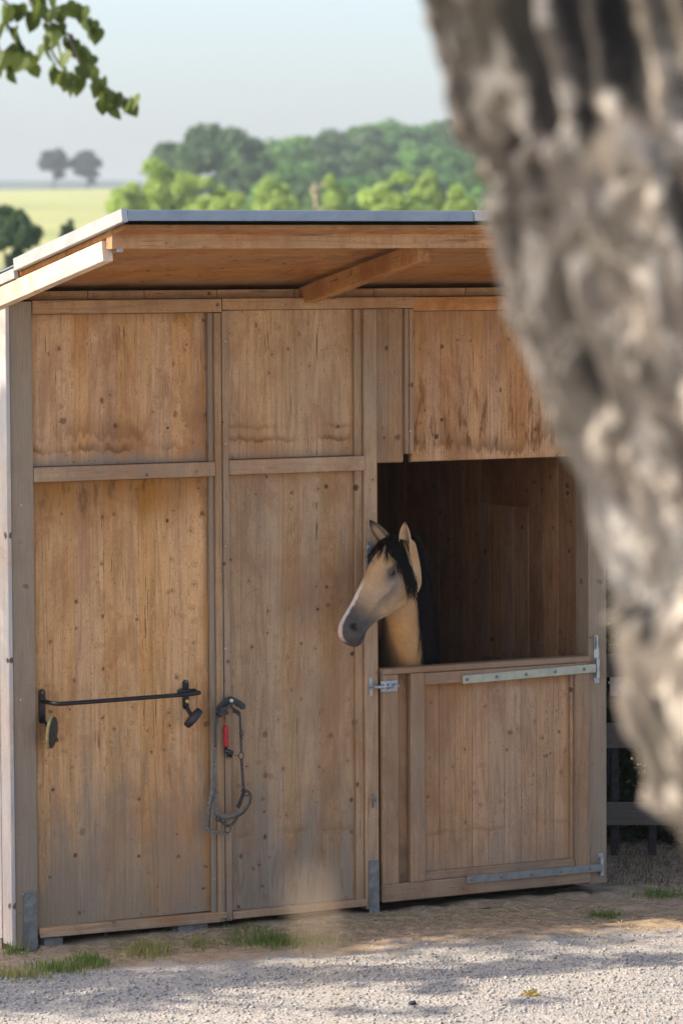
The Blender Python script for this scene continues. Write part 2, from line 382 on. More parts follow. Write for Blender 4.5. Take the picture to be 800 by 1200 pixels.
gi = nd(nt, 'ShaderNodeNewGeometry'); rp = gi.outputs['Random Per Island']
c = mix(nt, rp, (.17, .16, .147), (.42, .385, .34)); c = mix(nt, ss(nt, M(nt, 'FRACT', M(nt, 'MULTIPLY', rp, 13.7)), .8, .9, 0, .7), c, (.40, .29, .2))
c = mix(nt, ss(nt, noi(nt, gi.outputs['Position'], 200, 3), .4, .7, 0, .35), c, (.2, .19, .18))
nt.links.new(c, b.inputs['Base Color']); b.inputs['Roughness'].default_value = .9
M_stone = m
def gravelness(x, y):
    e = -.50 - .15*x + .28*noise.noise((x*1.2, y*1.2, 4)) + .1*noise.noise((x*5, y*5, 2))
    return min(1, max(.05, (e-y)/.3+.05)) * (.35+.65*min(1, max(0, .6+1.3*noise.noise((x*1.1, y*2.0, 9)))))
st = scatter('gravel_stones', 44000, (-240, 1040, 1085, 1290), .0066, M_stone, gravelness); tag(st, kind='stuff')

# straw, twigs and dry leaf litter strewn over the dirt strip
V, Fs = [], []
M_straw = plain('dry_straw', (.52, .40, .21), .8, 0, .3, 12)
for k in range(1900):
    if k < 1650: px, py = random.uniform(-20, 820), random.gauss(1072, 14) - (0.045*(0))
    else: px, py = random.uniform(690, 830), random.uniform(985, 1050)
    p = at_z(px, py, 0)
    if p[1] > -.03 and p[0] < 3.14: p[1] = random.uniform(-.35, -.02)
    a = random.uniform(0, 3.14); L = random.uniform(.015, .09)*(1.3 if k < 60 else .8); z = ground_z(p[0], p[1])+.006
    d = np.array([math.cos(a), math.sin(a), random.uniform(-.15, .25)])*L/2; q = np.array([p[0], p[1], z])
    v, f = tube_geo([q-d, q+np.array([0, 0, random.uniform(-.002, .006)]), q+d], random.uniform(.0007, .002), 3, False)
    o = len(V); V += v; Fs += [tuple(i+o for i in t) for t in f]
tag(mesh_obj('straw_litter', V, Fs, M_straw), kind='stuff')

# ------------------------------------------------------------------ the stable
stable = thing('timber_stable', 'weathered timber horse stable with panelled front, half door and sloping metal roof', 'stable')
ORG = (.385, .232, .125)
W_ul = wood('spruce_upper_left', base=(.43, .275, .15), grey=.06, bot=(2.155, .8, .09), water=[(2.225, .75, .05), (2.30, .4, .12)], top=(2.85, .6, .07), edges=[(.983, -1, .05, .8), (.103, 1, .03, .6)])
W_ll = wood('spruce_lower_left', base=(.47, .295, .15), grey=.06, top=(2.10, 1.0, .24), bot=(.05, .85, 1.05), edges=[(.985, -1, .055, .85), (.103, 1, .03, .6), (.66, -1, .03, .0)])
W_u2 = wood('spruce_upper_middle', base=(.41, .285, .17), grey=.15, bot=(2.16, .4, .1), water=[(2.24, .75, .035), (2.30, .4, .03)], edges=[(1.745, -1, .03, .5), (1.083, 1, .02, .4)])
W_l2 = wood('spruce_lower_middle', base=(.335, .228, .132), grey=.25, bot=(.05, .9, 1.0), water=[(.42, .35, .05)], edges=[(1.745, -1, .03, .4), (1.083, 1, .025, .4)], top=(2.095, .25, .08), drip=(.09, .75, .35))
W_narrow = wood('spruce_narrow_panel', base=(.30, .20, .125), grey=.3)
W_ur = wood('spruce_upper_right', base=(.40, .245, .135), grey=.05, drip=(2.16, 2.72, .85), water=[(2.2, .6, .14)], top=(2.85, .3, .3))
W_door = wood('spruce_door_panel', base=(.345, .222, .133), dark=(.12, .065, .035), grey=.22, bot=(.17, .5, .35), water=[(.36, .35, .03)], edges=[(2.917, -1, .035, .6), (2.098, 1, .02, .6)], top=(1.07, .4, .05))
W_frame = wood('frame_timber_v', base=(.36, .25, .155), grey=.4, bot=(0, .8, .6), knots=.25)
W_frame_h = wood('frame_timber_h', 'X', base=(.38, .265, .165), grey=.35, knots=.35)
W_post = wood('grey_post', base=(.26, .20, .15), grey=.9, greyc=(.275, .215, .15), knots=.25, bot=(0, .9, .6))
W_header = wood('header_timber', 'X', base=(.38, .25, .14), grey=.25, knots=.35)
W_header_o = wood('header_timber_orange', 'X', base=(.38, .22, .11), grey=.02, knots=.35)
W_doorframe = wood('door_frame_v', base=(.29, .20, .13), dark=(.13, .08, .05), grey=.45, greyc=(.245, .175, .12), knots=.3)
W_doorframe_h = wood('door_frame_h', 'X', base=(.29, .20, .13), dark=(.13, .08, .05), grey=.45, greyc=(.245, .175, .12), knots=.4)
W_raft = wood('pale_rafter', 'Y', base=(.56, .46, .36), dark=(.32, .23, .16), grey=.35, greyc=(.5, .46, .42), knots=.3)
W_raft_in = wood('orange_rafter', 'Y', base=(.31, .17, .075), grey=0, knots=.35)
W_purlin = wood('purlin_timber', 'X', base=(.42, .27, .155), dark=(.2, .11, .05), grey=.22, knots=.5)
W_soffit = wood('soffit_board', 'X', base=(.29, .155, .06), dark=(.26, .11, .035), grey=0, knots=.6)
W_side = wood('bleached_side_board', base=(.52, .45, .39), dark=(.25, .2, .17), grey=.7, greyc=(.46, .44, .43), knots=.3)
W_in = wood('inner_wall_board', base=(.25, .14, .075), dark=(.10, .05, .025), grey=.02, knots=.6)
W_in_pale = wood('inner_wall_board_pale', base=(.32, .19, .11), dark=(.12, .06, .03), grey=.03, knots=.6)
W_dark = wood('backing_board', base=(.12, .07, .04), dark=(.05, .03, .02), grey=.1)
W_fence = wood('tarred_fence_board', 'X', base=(.085, .07, .058), dark=(.03, .025, .02), grey=.5, greyc=(.11, .10, .088), knots=.2)
W_fence_v = wood('tarred_fence_post', 'Z', base=(.085, .07, .058), dark=(.03, .025, .02), grey=.5, greyc=(.11, .10, .088), knots=.2)

def panel(x0, x1, z0, z1, yf, mat, wmean=.085, name='wall_panel', parent=None, thick=.016, wj=.25, widths=None):
    """backing board with one plank object per board, planks proud of the backing, narrow joints"""
    bk = timber(name, W_dark, x0-.004, x1+.004, yf+thick, yf+thick+.012, z0-.004, z1+.004, parent or stable, 'Z', .001)
    xs = [x0]
    while xs[-1] < x1-.02:
        xs.append(min(x1, xs[-1] + wmean*random.uniform(1-wj, 1+wj)))
        if x1-xs[-1] < wmean*.45: xs[-1] = x1
    for a, c_ in zip(xs[:-1], xs[1:]):
        gap = random.choice([.0001, .0001, .0002, .0002, .0002, .0009])
        dy = random.uniform(-.0007, .0007)
        timber('plank', mat, a+gap/2, c_-gap/2, yf+dy, yf+thick-.001, z0, z1, bk, 'Z', random.choice([.0002, .0003, .0006]))
    return bk

PY = .032   # how far the panels sit behind the frame
panel(.103, .983, 2.16, 2.834, PY, W_ul)
panel(.103, .983, .094, 2.088, PY, W_ll)
panel(1.083, 1.745, 2.165, 2.843, PY, W_u2)
panel(1.083, 1.745, .085, 2.091, PY, W_l2)
panel(1.859, 2.010, 2.127, 2.842, PY-.008, W_narrow, .075)
panel(2.056, 3.016, 2.127, 2.829, PY-.006, W_ur)
# posts, battens, rails
timber('post', W_post, -.011, .100, -.002, .10, .012, 2.893, stable)
timber('post', W_post, 3.022, 3.125, -.004, .11, .052, 2.893, stable)
timber('post', W_frame, 1.788, 1.855, -.003, .10, .035, 2.842, stable)
timber('batten', W_post, .985, 1.008, .014, .06, .06, 2.833, stable, c=.002)
timber('batten', W_frame, 1.010, 1.043, -.006, .06, .045, 2.832, stable, c=.009)
timber('batten', W_frame, 1.047, 1.079, .000, .06, .045, 2.842, stable, c=.002)
timber('batten', W_frame, 1.747, 1.785, .016, .06, .06, 2.842, stable, c=.002)
timber('batten', W_narrow, 2.013, 2.031, .004, .05, 2.165, 2.842, stable, c=.002)
timber('batten', W_frame, 2.033, 2.053, -.004, .05, 2.165, 2.842, stable, c=.006)
timber('header_beam', W_header, .103, 1.044, -.004, .09, 2.837, 2.898, stable)
timber('header_beam', W_header, 1.050, 2.054, -.003, .09, 2.846, 2.899, stable)
timber('header_beam', W_header_o, 2.058, 3.020, .006, .09, 2.832, 2.897, stable)
timber('rail', W_frame_h, .102, 1.007, -.001, .06, 2.091, 2.157, stable)
timber('rail', W_frame_h, 1.081, 1.786, -.002, .06, 2.094, 2.162, stable)
timber('bottom_rail', W_frame_h, .104, 1.044, -.010, .07, .062, .091, stable, rot=(0, R(.5), 0))
timber('bottom_rail', W_frame_h, .104, 1.006, -.022, -.0105, .050, .068, stable, rot=(0, R(.5), 0), c=.002)
timber('bottom_rail', W_frame_h, 1.081, 1.785, -.010, .07, .050, .083, stable)
timber('sill_block', plain('concrete_block', (.22, .21, .20), .9, 0, .2, 20, .002), .13, .22, .0, .12, -.03, .046, stable, 'X')
timber('sill_block', bpy.data.materials['concrete_block'], .80, .95, .0, .12, -.03, .046, stable, 'X')
# frieze boards above the header, set back, then the dark ventilation slot
x = -.0
for w_ in (.40, .28, .37, .40):
    timber('frieze_board', W_header, x+.002, x+w_-.002, .05, .075, 2.90, 2.938, stable, 'X', .001); x += w_
for w_ in (.42, .50, .50): timber('frieze_board', W_header, x+.002, min(3.12, x+w_-.002), .05, .075, 2.90, 2.938, stable, 'X', .001); x += w_
# side wall facing the sun: upright boards and a corner board
timber('corner_board', W_side, -.034, -.013, -.012, .085, .03, 2.888, stable, 'Z', .003)
y = .088
while y < 2.9:
    wd = random.uniform(.12, .16); timber('plank', W_side, -.036+random.uniform(-.002, .002), -.014, y+.0015, y+wd-.0015, .05, 2.87-.17*y, stable, 'Z', .002); y += wd
DEP = 2.95
timber('sill_beam', W_post, -.03, .07, .11, DEP, -.01, .05, stable, 'Y')
# inner walls: right-hand wall seen through the opening, back wall, left partition
y = .115
k = 0
while y < DEP-.02:
    wd = min(random.uniform(.085, .14), DEP-y)
    if .5 < y < 1.05:
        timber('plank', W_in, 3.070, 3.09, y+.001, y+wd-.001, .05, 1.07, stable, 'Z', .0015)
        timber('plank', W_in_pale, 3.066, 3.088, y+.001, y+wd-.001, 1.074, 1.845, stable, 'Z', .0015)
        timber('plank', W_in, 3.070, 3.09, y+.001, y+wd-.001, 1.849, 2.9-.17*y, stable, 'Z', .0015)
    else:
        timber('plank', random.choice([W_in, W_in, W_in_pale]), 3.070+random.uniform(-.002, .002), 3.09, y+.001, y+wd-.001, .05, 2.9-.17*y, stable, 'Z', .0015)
    y += wd; k += 1
y = .112
while y < DEP:    # the outer skin of the right wall
    timber('plank', W_post, 3.10, 3.12, y+.001, y+.158, .05, 2.93-.17*y, stable, 'Z', .0015); y += .16
x = 0.0
while x < 3.05:
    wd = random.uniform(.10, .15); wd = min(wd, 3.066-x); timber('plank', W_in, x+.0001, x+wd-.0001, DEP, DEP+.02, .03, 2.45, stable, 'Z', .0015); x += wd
timber('partition_wall', W_in, 1.20, 1.225, .12, DEP-.01, .03, 2.40, stable, 'Z', .002)
timber('door_jamb', W_dark, 1.79, 1.853, .101, .13, .05, 2.84, stable, 'Z', .002)
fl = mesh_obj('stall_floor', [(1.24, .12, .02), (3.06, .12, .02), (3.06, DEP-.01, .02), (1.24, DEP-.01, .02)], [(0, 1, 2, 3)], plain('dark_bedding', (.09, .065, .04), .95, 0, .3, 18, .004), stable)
# roof: slope from the high front edge down to the back
SL = math.atan(.185)
def roof_pt(x, y, dz=0.0): return (x, y, 3.083 - .185*(y+.2) + dz)
def sloped(name, mat, x0, x1, y0, y1, below, thick, axis='Y', c=.003):
    """board following the roof slope; 'below' is the drop from the metal's top edge to the board's top"""
    L = (y1-y0)/math.cos(SL); v, f = timber_geo(x1-x0, L, thick, axis, c)
    yc = (y0+y1)/2; o = mesh_obj(name, v, f, mat, stable, roof_pt((x0+x1)/2, yc, -below-thick/2)); o.rotation_euler = (-SL, 0, 0); return o
sloped('rafter', W_raft, -.050, -.004, -1.035, 2.95, .085, .086)
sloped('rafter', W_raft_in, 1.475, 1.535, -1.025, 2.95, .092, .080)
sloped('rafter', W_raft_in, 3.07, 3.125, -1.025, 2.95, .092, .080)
timber('purlin', W_purlin, -.032, 3.16, -1.092, -1.037, 3.118, 3.200, stable)
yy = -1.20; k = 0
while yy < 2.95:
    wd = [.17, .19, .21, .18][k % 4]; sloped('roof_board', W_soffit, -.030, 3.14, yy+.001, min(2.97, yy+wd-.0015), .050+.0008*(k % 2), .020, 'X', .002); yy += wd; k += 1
sloped('roof_sheet', M_roofmetal, -.02, 3.15, -1.225, 3.0, .004, .008, 'Y', .001)
zf = roof_pt(0, -1.24)[2]
timber('roof_trim', M_roofmetal, -.034, 1.628, -1.246, -1.227, zf-.043, zf+.002, stable, 'X', .002)
timber('roof_trim', M_roofedge, 1.632, 3.17, -1.248, -1.229, zf-.041, zf+.004, stable, 'X', .002)
sloped('roof_trim', M_roofedge, -.062, -.036, -1.247, -.17, -.006, .055, 'Y', .002)
sloped('roof_trim', M_roofedge, -.058, -.038, -.165, 3.0, .034, .046, 'Y', .002)
# joist bracket under the purlin end
v, f = merge([xform(timber_geo(.034, .05, .003, 'X', .0005), None, (0.0, 0, 0)), xform(timber_geo(.03, .003, .022, 'X', .0005), None, (0, -.0265, .010)), xform(tube_geo([(0, -.0275, .012), (0, -.032, .012)], .004, 8))])
mesh_obj('purlin_bracket', v, f, M_galv, stable, (.006, -1.060, 3.106))
# galvanised post shoes with nail holes
def shoe(x0, x1, z0, z1):
    g0 = timber_geo(x1-x0, .004, z1-z0, 'Z', .001); gs = [g0]
    for zz in np.arange(-.095, .1, .032):
        for xx in (-.017, .017): gs.append(xform(tube_geo([(xx, -.0022, zz), (xx, -.0032, zz)], .0032, 6)))
    v, f = merge(gs); mesh_obj('post_shoe', v, f, M_galv_dull, stable, ((x0+x1)/2, -.008, (z0+z1)/2))
shoe(.028, .090, .0, .262); shoe(1.797, 1.851, .015, .262)

# ---- the half door
door = timber('stable_door', W_dark, 1.872, 3.014, .020, .034, .066, 1.150, stable, 'Z', .001)
def dpart(name, mat, *a, **k): return timber(name, mat, *a, door, **k)
xs = [2.098, 2.19, 2.278, 2.372, 2.46, 2.55, 2.645, 2.73, 2.83, 2.917]
for a, c_ in zip(xs[:-1], xs[1:]):
    dpart('plank', W_door, a+.0006, c_-.0006, .008+random.uniform(-.001, .001), .019, .187, 1.072, axis='Z', c=random.choice([.0008, .0018]))
dpart('plank', W_door, 1.953, 2.016, .012, .019, .146, 1.133, axis='Z', c=.001)
dpart('stile', W_doorframe, 1.869, 1.951, -.024, .0195, .147, 1.133, c=.004)
dpart('stile', W_doorframe, 2.018, 2.094, -.026, .0195, .147, 1.133, c=.004)
dpart('stile', W_doorframe, 2.936, 3.015, -.024, .0195, .147, 1.133, c=.004)
dpart('batten', W_doorframe, 2.918, 2.934, -.006, .0195, .187, 1.072, c=.002)
dpart('rail', W_doorframe_h, 1.869, 3.016, -.025, .0195, .062, .145, c=.004)
dpart('rail', W_doorframe_h, 2.096, 2.932, -.016, .0195, .146, .186, c=.003)
dpart('rail', W_doorframe_h, 2.096, 2.934, -.022, .0195, 1.074, 1.132, c=.003)
dpart('cap_rail', W_doorframe_h, 1.867, 3.017, -.030, .045, 1.135, 1.163, c=.004)
M_rawwood = plain('scraped_raw_wood', (.46, .21, .06), .85, 0, .2, 60)
def scrape(x0, x1, z0, z1, yf, par):
    n = 14; pts = []
    for k in range(n+1): t = k/n; pts.append((x0+.3*(x1-x0)*abs(noise.noise((t*6, x0*9, 0))), yf, z0+(z1-z0)*t))
    for k in range(n, -1, -1): t = k/n; wv = (x1-x0)*math.sin(math.pi*min(1, max(0, t*.9+.05)))**.4*(.8+.4*noise.noise((t*7, x0*5, 4))); pts.append((x0+wv, yf, z0+(z1-z0)*t))
    return mesh_obj('worn_patch', pts + [(p[0], yf+.002, p[2]) for p in pts], [tuple(range(len(pts)-1, -1, -1))] + [(i, (i+1) % len(pts), len(pts)+(i+1) % len(pts), len(pts)+i) for i in range(len(pts))], M_rawwood, par)
def strap(p0, p1, h, mat, y, nbolt):
    """long hinge strap with coach bolts and the knuckle on the post"""
    (xa, za), (xb, zb) = p0, p1; L = math.hypot(xb-xa, zb-za); an = math.atan2(zb-za, xb-xa)
    o_gs = [timber_geo(L, .005, h, 'X', .001)]
    s = mesh_obj('hinge_strap', *o_gs[0], mat, door, ((xa+xb)/2, y, (za+zb)/2)); s.rotation_euler = (0, -an, 0)
    for k in range(nbolt):
        t = -L/2 + .022 + k*(L-.09)/(nbolt-1)
        v, f = tube_geo([(0, 0, 0), (0, -.003, 0), (0, -.004, 0)], [.0085, .0085, .005], 10)
        q = np.array([(xa+xb)/2+t*math.cos(an), y-.0026, (za+zb)/2+t*math.sin(an)]); 
        bb = bpy.data.objects.new('bolt', bpy.data.meshes.new('bolt')); bb.data.from_pydata([tuple(map(float, a_)) for a_ in v], [], f); bb.data.materials.append(M_galv_dull)
        COL.objects.link(bb); bb.parent = door; bb.location = tuple(q-np.array(WLOC[door.name]))
    return s
strap((2.298, 1.089), (3.045, 1.103), .040, M_strap, -.031, 5)
strap((2.318, .134), (3.080, .131), .036, M_strap2, -.031, 5)
# hinge pintles on the right post
for (zc, zt) in ((1.10, .17), (.135, .10)):
    v, f = merge([xform(tube_geo([(0, 0, -.045), (0, 0, .045)], .011, 10)), xform(timber_geo(.030, .004, zt, 'Z', .001), None, (.002, .014, .012)), xform(tube_geo([(.002, .012, .05), (.002, .009, .05)], .006, 8)), xform(tube_geo([(.002, .012, -.035), (.002, .009, -.035)], .006, 8))])
    mesh_obj('hinge_pin', v, f, M_galv, stable, (3.062 if zc > 1 else 3.085, -.022, zc), smooth=False)
mesh_obj('hinge_pin', *merge([timber_geo(.022, .006, .07, 'Z', .001), xform(tube_geo([(0, -.012, -.03), (0, -.012, .03)], .006, 8))]), M_galv, stable, (3.060, -.010, 1.225))
# barrel bolt fastening the door to the middle post
gs = [timber_geo(.088, .004, .052, 'X', .001), xform(tube_geo([(-.088, -.013, 0), (.045, -.013, 0)], .007, 10))]
for xx in (-.03, 0, .03): gs.append(xform(timber_geo(.010, .016, .024, 'Z', .002), None, (xx, -.010, 0)))
for xx in (-.036, -.012, .012, .036):
    for zz in (-.020, .020): gs.append(xform(tube_geo([(xx, -.002, zz), (xx, -.004, zz)], .004, 6)))
gs.append(xform(tube_geo([(.01, -.013, 0), (.01, -.034, -.006), (.01, -.038, -.014)], .005, 8)))
mesh_obj('door_bolt', *merge(gs), M_galv, door, (1.897, -.029, 1.082), smooth=False)
gs = [timber_geo(.018, .004, .085, 'Z', .001), xform(timber_geo(.022, .018, .020, 'Z', .003), None, (.004, -.010, 0)), xform(tube_geo([(-.012, -.016, 0), (.012, -.016, 0)], .006, 8))]
for zz in (-.033, .033): gs.append(xform(tube_geo([(0, -.002, zz), (0, -.005, zz)], .0045, 6)))
mesh_obj('bolt_keeper', *merge(gs), M_galv, stable, (1.812, -.006, 1.082))
gs = [timber_geo(.014, .003, .07, 'Z', .001), xform(timber_geo(.02, .012, .014, 'Z', .002), None, (.002, -.006, .004))]
for zz in (-.028, .028): gs.append(xform(tube_geo([(0, -.001, zz), (0, -.004, zz)], .004, 6)))
mesh_obj('bolt_keeper', *merge(gs), M_galv_dull, stable, (1.822, -.0055, .545))
# cabin hook plate near the top of the opening's post, half hidden by the horse's ear
gs = [timber_geo(.030, .004, .16, 'Z', .001)]
for (xx, zz) in ((-.006, .055), (.006, .028), (-.004, -.02), (.004, -.055)): gs.append(xform(tube_geo([(xx, -.002, zz), (xx, -.009, zz), (xx, -.011, zz)], [.0085, .0075, .004], 8)))
mesh_obj('hinge_plate', *merge(gs), M_galv, stable, (1.808, -.0065, 1.68))
# small screw heads on the battens and posts
V, Fs = [], []
for (px, py) in [(25, 592), (24, 820), (27, 1048), (264, 400), (264, 520), (264, 640), (264, 760), (251, 1030), (433, 960), (436, 700), (434, 440), (480, 505), (702, 1003), (248, 930)]:
    q = at_y(px, py, -.003); v, f = tube_geo([q+np.array([0, 0, 0]), q+np.array([0, -.004, 0])], .005, 8); o = len(V); V += v; Fs += [tuple(i+o for i in t) for t in f]
mesh_obj('screw_head', V, Fs, M_galv, stable)
# ------------------------------------------------------------------ the horse
POLL = np.array([1.885, -.15, 1.772])
hyaw = R(86.0); hh = np.array([-math.sin(hyaw), -math.cos(hyaw), 0.0]); TH = R(49.5)
HU = math.cos(TH)*hh + np.array([0, 0, -math.sin(TH)])          # poll -> muzzle
HV = math.sin(TH)*hh + np.array([0, 0, math.cos(TH)])           # out of the forehead
HW = np.cross(HV, HU)                                           # the horse's left side
roll_h = R(-3); HV, HW = math.cos(roll_h)*HV+math.sin(roll_h)*HW, math.cos(roll_h)*HW-math.sin(roll_h)*HV
HL = .54
def hp(s, v, w): return POLL + HU*s*HL + HV*v + HW*w
def cubic(xs, ys, x):
    xs, ys = np.array(xs), np.array(ys); d = np.gradient(ys, xs)
    i = np.clip(np.searchsorted(xs, x)-1, 0, len(xs)-2); h = xs[i+1]-xs[i]; t = (x-xs[i])/h
    return (2*t**3-3*t**2+1)*ys[i]+(t**3-2*t**2+t)*h*d[i]+(-2*t**3+3*t**2)*ys[i+1]+(t**3-t**2)*h*d[i+1]
S_ = [-.06, 0, .1, .2, .3, .4, .5, .6, .7, .8, .88, .94, .98, 1.005]
DT = [-.002, .016, .038, .050, .050, .045, .038, .030, .022, .017, .012, .004, -.010, -.028]      # forehead / nose line
DB = [-.075, -.115, -.180, -.218, -.226, -.214, -.190, -.160, -.134, -.122, -.128, -.129, -.120, -.098]  # jaw line
WT = [.038, .050, .066, .078, .074, .058, .045, .037, .032, .033, .036, .036, .032, .022]           # half width up top
WB = [.040, .055, .062, .064, .060, .053, .043, .034, .030, .034, .040, .038, .032, .020]           # half width at the jaw
WM = [.045, .060, .080, .094, .094, .084, .069, .057, .050, .053, .059, .056, .046, .030]           # half width mid
NR, NC = 90, 56
hv = []
for i in range(NR):
    s = -.06 + (1.065)*i/(NR-1)
    t, bo, wt, wb, wm = [float(cubic(S_, a, s)) for a in (DT, DB, WT, WB, WM)]
    c0, hgt = (t+bo)/2, (t-bo)/2
    for k in range(NC):
        a = 2*math.pi*k/NC; ca, sa = math.cos(a), math.sin(a)
        vv = sa; ww = wm*(1-abs(vv)) + (wt if vv > 0 else wb)*abs(vv)
        e = .78
        pw = ww*math.copysign(abs(ca)**e, ca); pv = c0 + hgt*math.copysign(abs(sa)**.85, sa)
        hv.append((s, pv, pw))
hv = np.array(hv)
def gauss(P, c, r): return np.exp(-(((P-np.array(c))/np.array(r))**2).sum(-1))
def head_shape(P):
    Q = P.copy(); s, v, w_ = P.T; sg = np.sign(w_); aw = np.abs(w_); PA = np.stack([s, v, aw], -1)
    def push(c, r, dv=0, dw=0, ds=0):
        gk = gauss(PA, c, r); Q[:, 0] += ds*gk; Q[:, 1] += dv*gk; Q[:, 2] += sg*dw*gk
    push((.27, .004, .085), (.060, .022, .03), dw=.022, dv=.005)       # brow over the eye
    push((.305, -.030, .09), (.045, .018, .03), dw=-.012)              # eye socket
    push((.35, -.058, .09), (.06, .014, .03), dw=.006)                # lower lid
    push((.20, .004, .08), (.04, .022, .03), dw=-.008)                # hollow above the eye
    push((.46, -.056, .07), (.13, .010, .04), dw=.017)                # facial crest
    push((.53, -.098, .06), (.12, .026, .04), dw=-.026)               # hollow under the crest
    push((.26, -.140, .08), (.12, .050, .05), dw=.020)
    push((.12, -.06, .08), (.05, .05, .04), dw=-.010)                # round cheek
    push((.24, -.195, .06), (.13, .018, .04), dw=.010)                 # jaw bone edge
    push((.40, -.17, .06), (.07, .03, .04), dw=-.008)
    push((.62, -.02, .05), (.1, .02, .04), dw=-.004)
    push((.875, -.028, .052), (.040, .022, .03), dw=.011)             # nostril wing
    push((.880, -.036, .058), (.026, .015, .03), dw=-.030)            # nostril
    push((.87, -.104, .045), (.10, .0045, .03), dw=-.014)             # mouth line
    push((.91, -.128, .0), (.05, .02, .05), dv=-.006)                 # chin
    push((.95, -.070, .04), (.05, .02, .03), dw=.005)                 # upper lip
    return Q
hv2 = head_shape(hv)
HV3 = POLL + hv2[:, :1]*HL*HU + hv2[:, 1:2]*HV + hv2[:, 2:3]*HW
hf = [(i*NC+k, i*NC+(k+1) % NC, (i+1)*NC+(k+1) % NC, (i+1)*NC+k) for i in range(NR-1) for k in range(NC)]
hf += [tuple(range(NC-1, -1, -1)), tuple((NR-1)*NC+k for k in range(NC))]
geos = [([tuple(p) for p in HV3], hf)]
def loft(rings, n=36, sub=8):
    """rings: centre, direction 'up', half height, half width  -> closed tube"""
    Cn = smooth_path([r_[0] for r_ in rings], sub)
    def ip(j):
        a = np.array([np.atleast_1d(r_[j]).astype(float) for r_ in rings]); L = []
        for q in smooth_path(list(a), sub): L.append(q)
        return np.array(L)
    U, A, B = ip(1), ip(2)[:, 0], ip(3)[:, 0]; vs = []
    for i, c_ in enumerate(Cn):
        d = Cn[min(i+1, len(Cn)-1)]-Cn[max(i-1, 0)]; d /= np.linalg.norm(d)
        u_ = U[i]-d*(U[i]@d); u_ /= np.linalg.norm(u_); l_ = np.cross(u_, d)
        for k in range(n):
            a = 2*math.pi*k/n; vs.append(tuple(c_ + A[i]*math.sin(a)*u_ + B[i]*math.cos(a)*l_))
    fs = [(i*n+k, i*n+(k+1) % n, (i+1)*n+(k+1) % n, (i+1)*n+k) for i in range(len(Cn)-1) for k in range(n)]
    fs += [tuple(range(n-1, -1, -1)), tuple((len(Cn)-1)*n+k for k in range(n))]
    return vs, fs
bdir = np.array([.33, .944, 0.0])        # from chest to rump
NB = [  # neck: centre, crest direction, half depth, half width
    (POLL+np.array([.000, .005, -.055])+HU*.03, -HU+HV*.5, .075, .052),
    (POLL+np.array([.032, .050, -.130]), np.array([.75, .35, .7]), .104, .066),
    (POLL+np.array([.083, .135, -.260]), np.array([.65, .65, .50]), .128, .074),
    (POLL+np.array([.168, .265, -.430]), np.array([.4, .8, .6]), .165, .088),
    (POLL+np.array([.270, .430, -.600]), np.array([.33, .9, .7]), .215, .118),
    (POLL+np.array([.340, .600, -.740]), np.array([.33, .9, .9]), .265, .165),
]
geos.append(loft(NB))
base = POLL+np.array([.34, .60, -.76]); TB = []
for (d, z, hh_, ww) in ((-.16, -.06, .16, .12), (-.02, -.02, .27, .20), (.22, 0.0, .32, .24), (.55, .0, .335, .29), (.9, .02, .32, .29), (1.15, .06, .27, .26), (1.34, .03, .19, .19), (1.42, 0, .08, .09)):
    TB.append((base+bdir*d+np.array([0, 0, z]), np.array([0, 0, 1.0]), hh_, ww))
geos.append(loft(TB))
side = np.array([bdir[1], -bdir[0], 0])
def leg(d, sd, hind):
    p0 = base+bdir*d+side*sd; zt = p0[2]
    if not hind: pts = [(0, zt-.05, .11), (0, .72, .085), (.01, .50, .048), (0, .44, .048), (.01, .30, .031), (0, .13, .036), (-.03, .07, .042), (-.05, .02, .055)]
    else: pts = [(0, zt, .17), (-.05, .78, .13), (.05, .60, .07), (.14, .48, .055), (.10, .36, .038), (.07, .15, .037), (.03, .08, .044), (.01, .02, .056)]
    return tube_geo(smooth_path([p0*np.array([1, 1, 0])+bdir*a+np.array([0, 0, z]) for a, z, r_ in pts], 3), [float(x) for x in np.interp(np.linspace(0, len(pts)-1, (len(pts)-1)*3+1), range(len(pts)), [q[2] for q in pts])], 14)
for (d, sd, hi) in ((.08, .13, False), (.08, -.13, False), (1.12, .15, True), (1.12, -.15, True)): geos.append(leg(d, sd, hi))
V, Fs = merge(geos)
me = bpy.data.meshes.new('tmp'); me.from_pydata([tuple(map(float, p)) for p in V], [], Fs)
tmp = bpy.data.objects.new('tmp', me); COL.objects.link(tmp)
bmx = bmesh.new(); bmx.from_mesh(me); bmesh.ops.recalc_face_normals(bmx, faces=bmx.faces); bmx.to_mesh(me); bmx.free()
rm = tmp.modifiers.new('r', 'REMESH'); rm.mode = 'VOXEL'; rm.voxel_size = .0062
sm = tmp.modifiers.new('s', 'SMOOTH'); sm.factor = .5; sm.iterations = 4
dg = bpy.context.evaluated_depsgraph_get(); body_me = bpy.data.meshes.new_from_object(tmp.evaluated_get(dg)); bpy.data.objects.remove(tmp)
nv = len(body_me.vertices); co = np.empty(nv*3, np.float32); body_me.vertices.foreach_get('co', co); co = co.reshape(-1, 3).astype(float)
# re-cut the fine creases the remesh softened
rel_ = co-POLL; loc = np.stack([rel_@HU/HL, rel_@HV, rel_@HW], -1)
sg = np.sign(loc[:, 2]); LA = loc.copy(); LA[:, 2] = np.abs(LA[:, 2]); dW = np.zeros(nv)
dW -= .014*gauss(LA, (.880, -.036, .055), (.026, .017, .03))
dW -= .007*gauss(LA, (.885, -.105, .04), (.09, .0035, .04))
co += (sg*dW)[:, None]*HW
body_me.vertices.foreach_set('co', co.astype(np.float32).ravel())
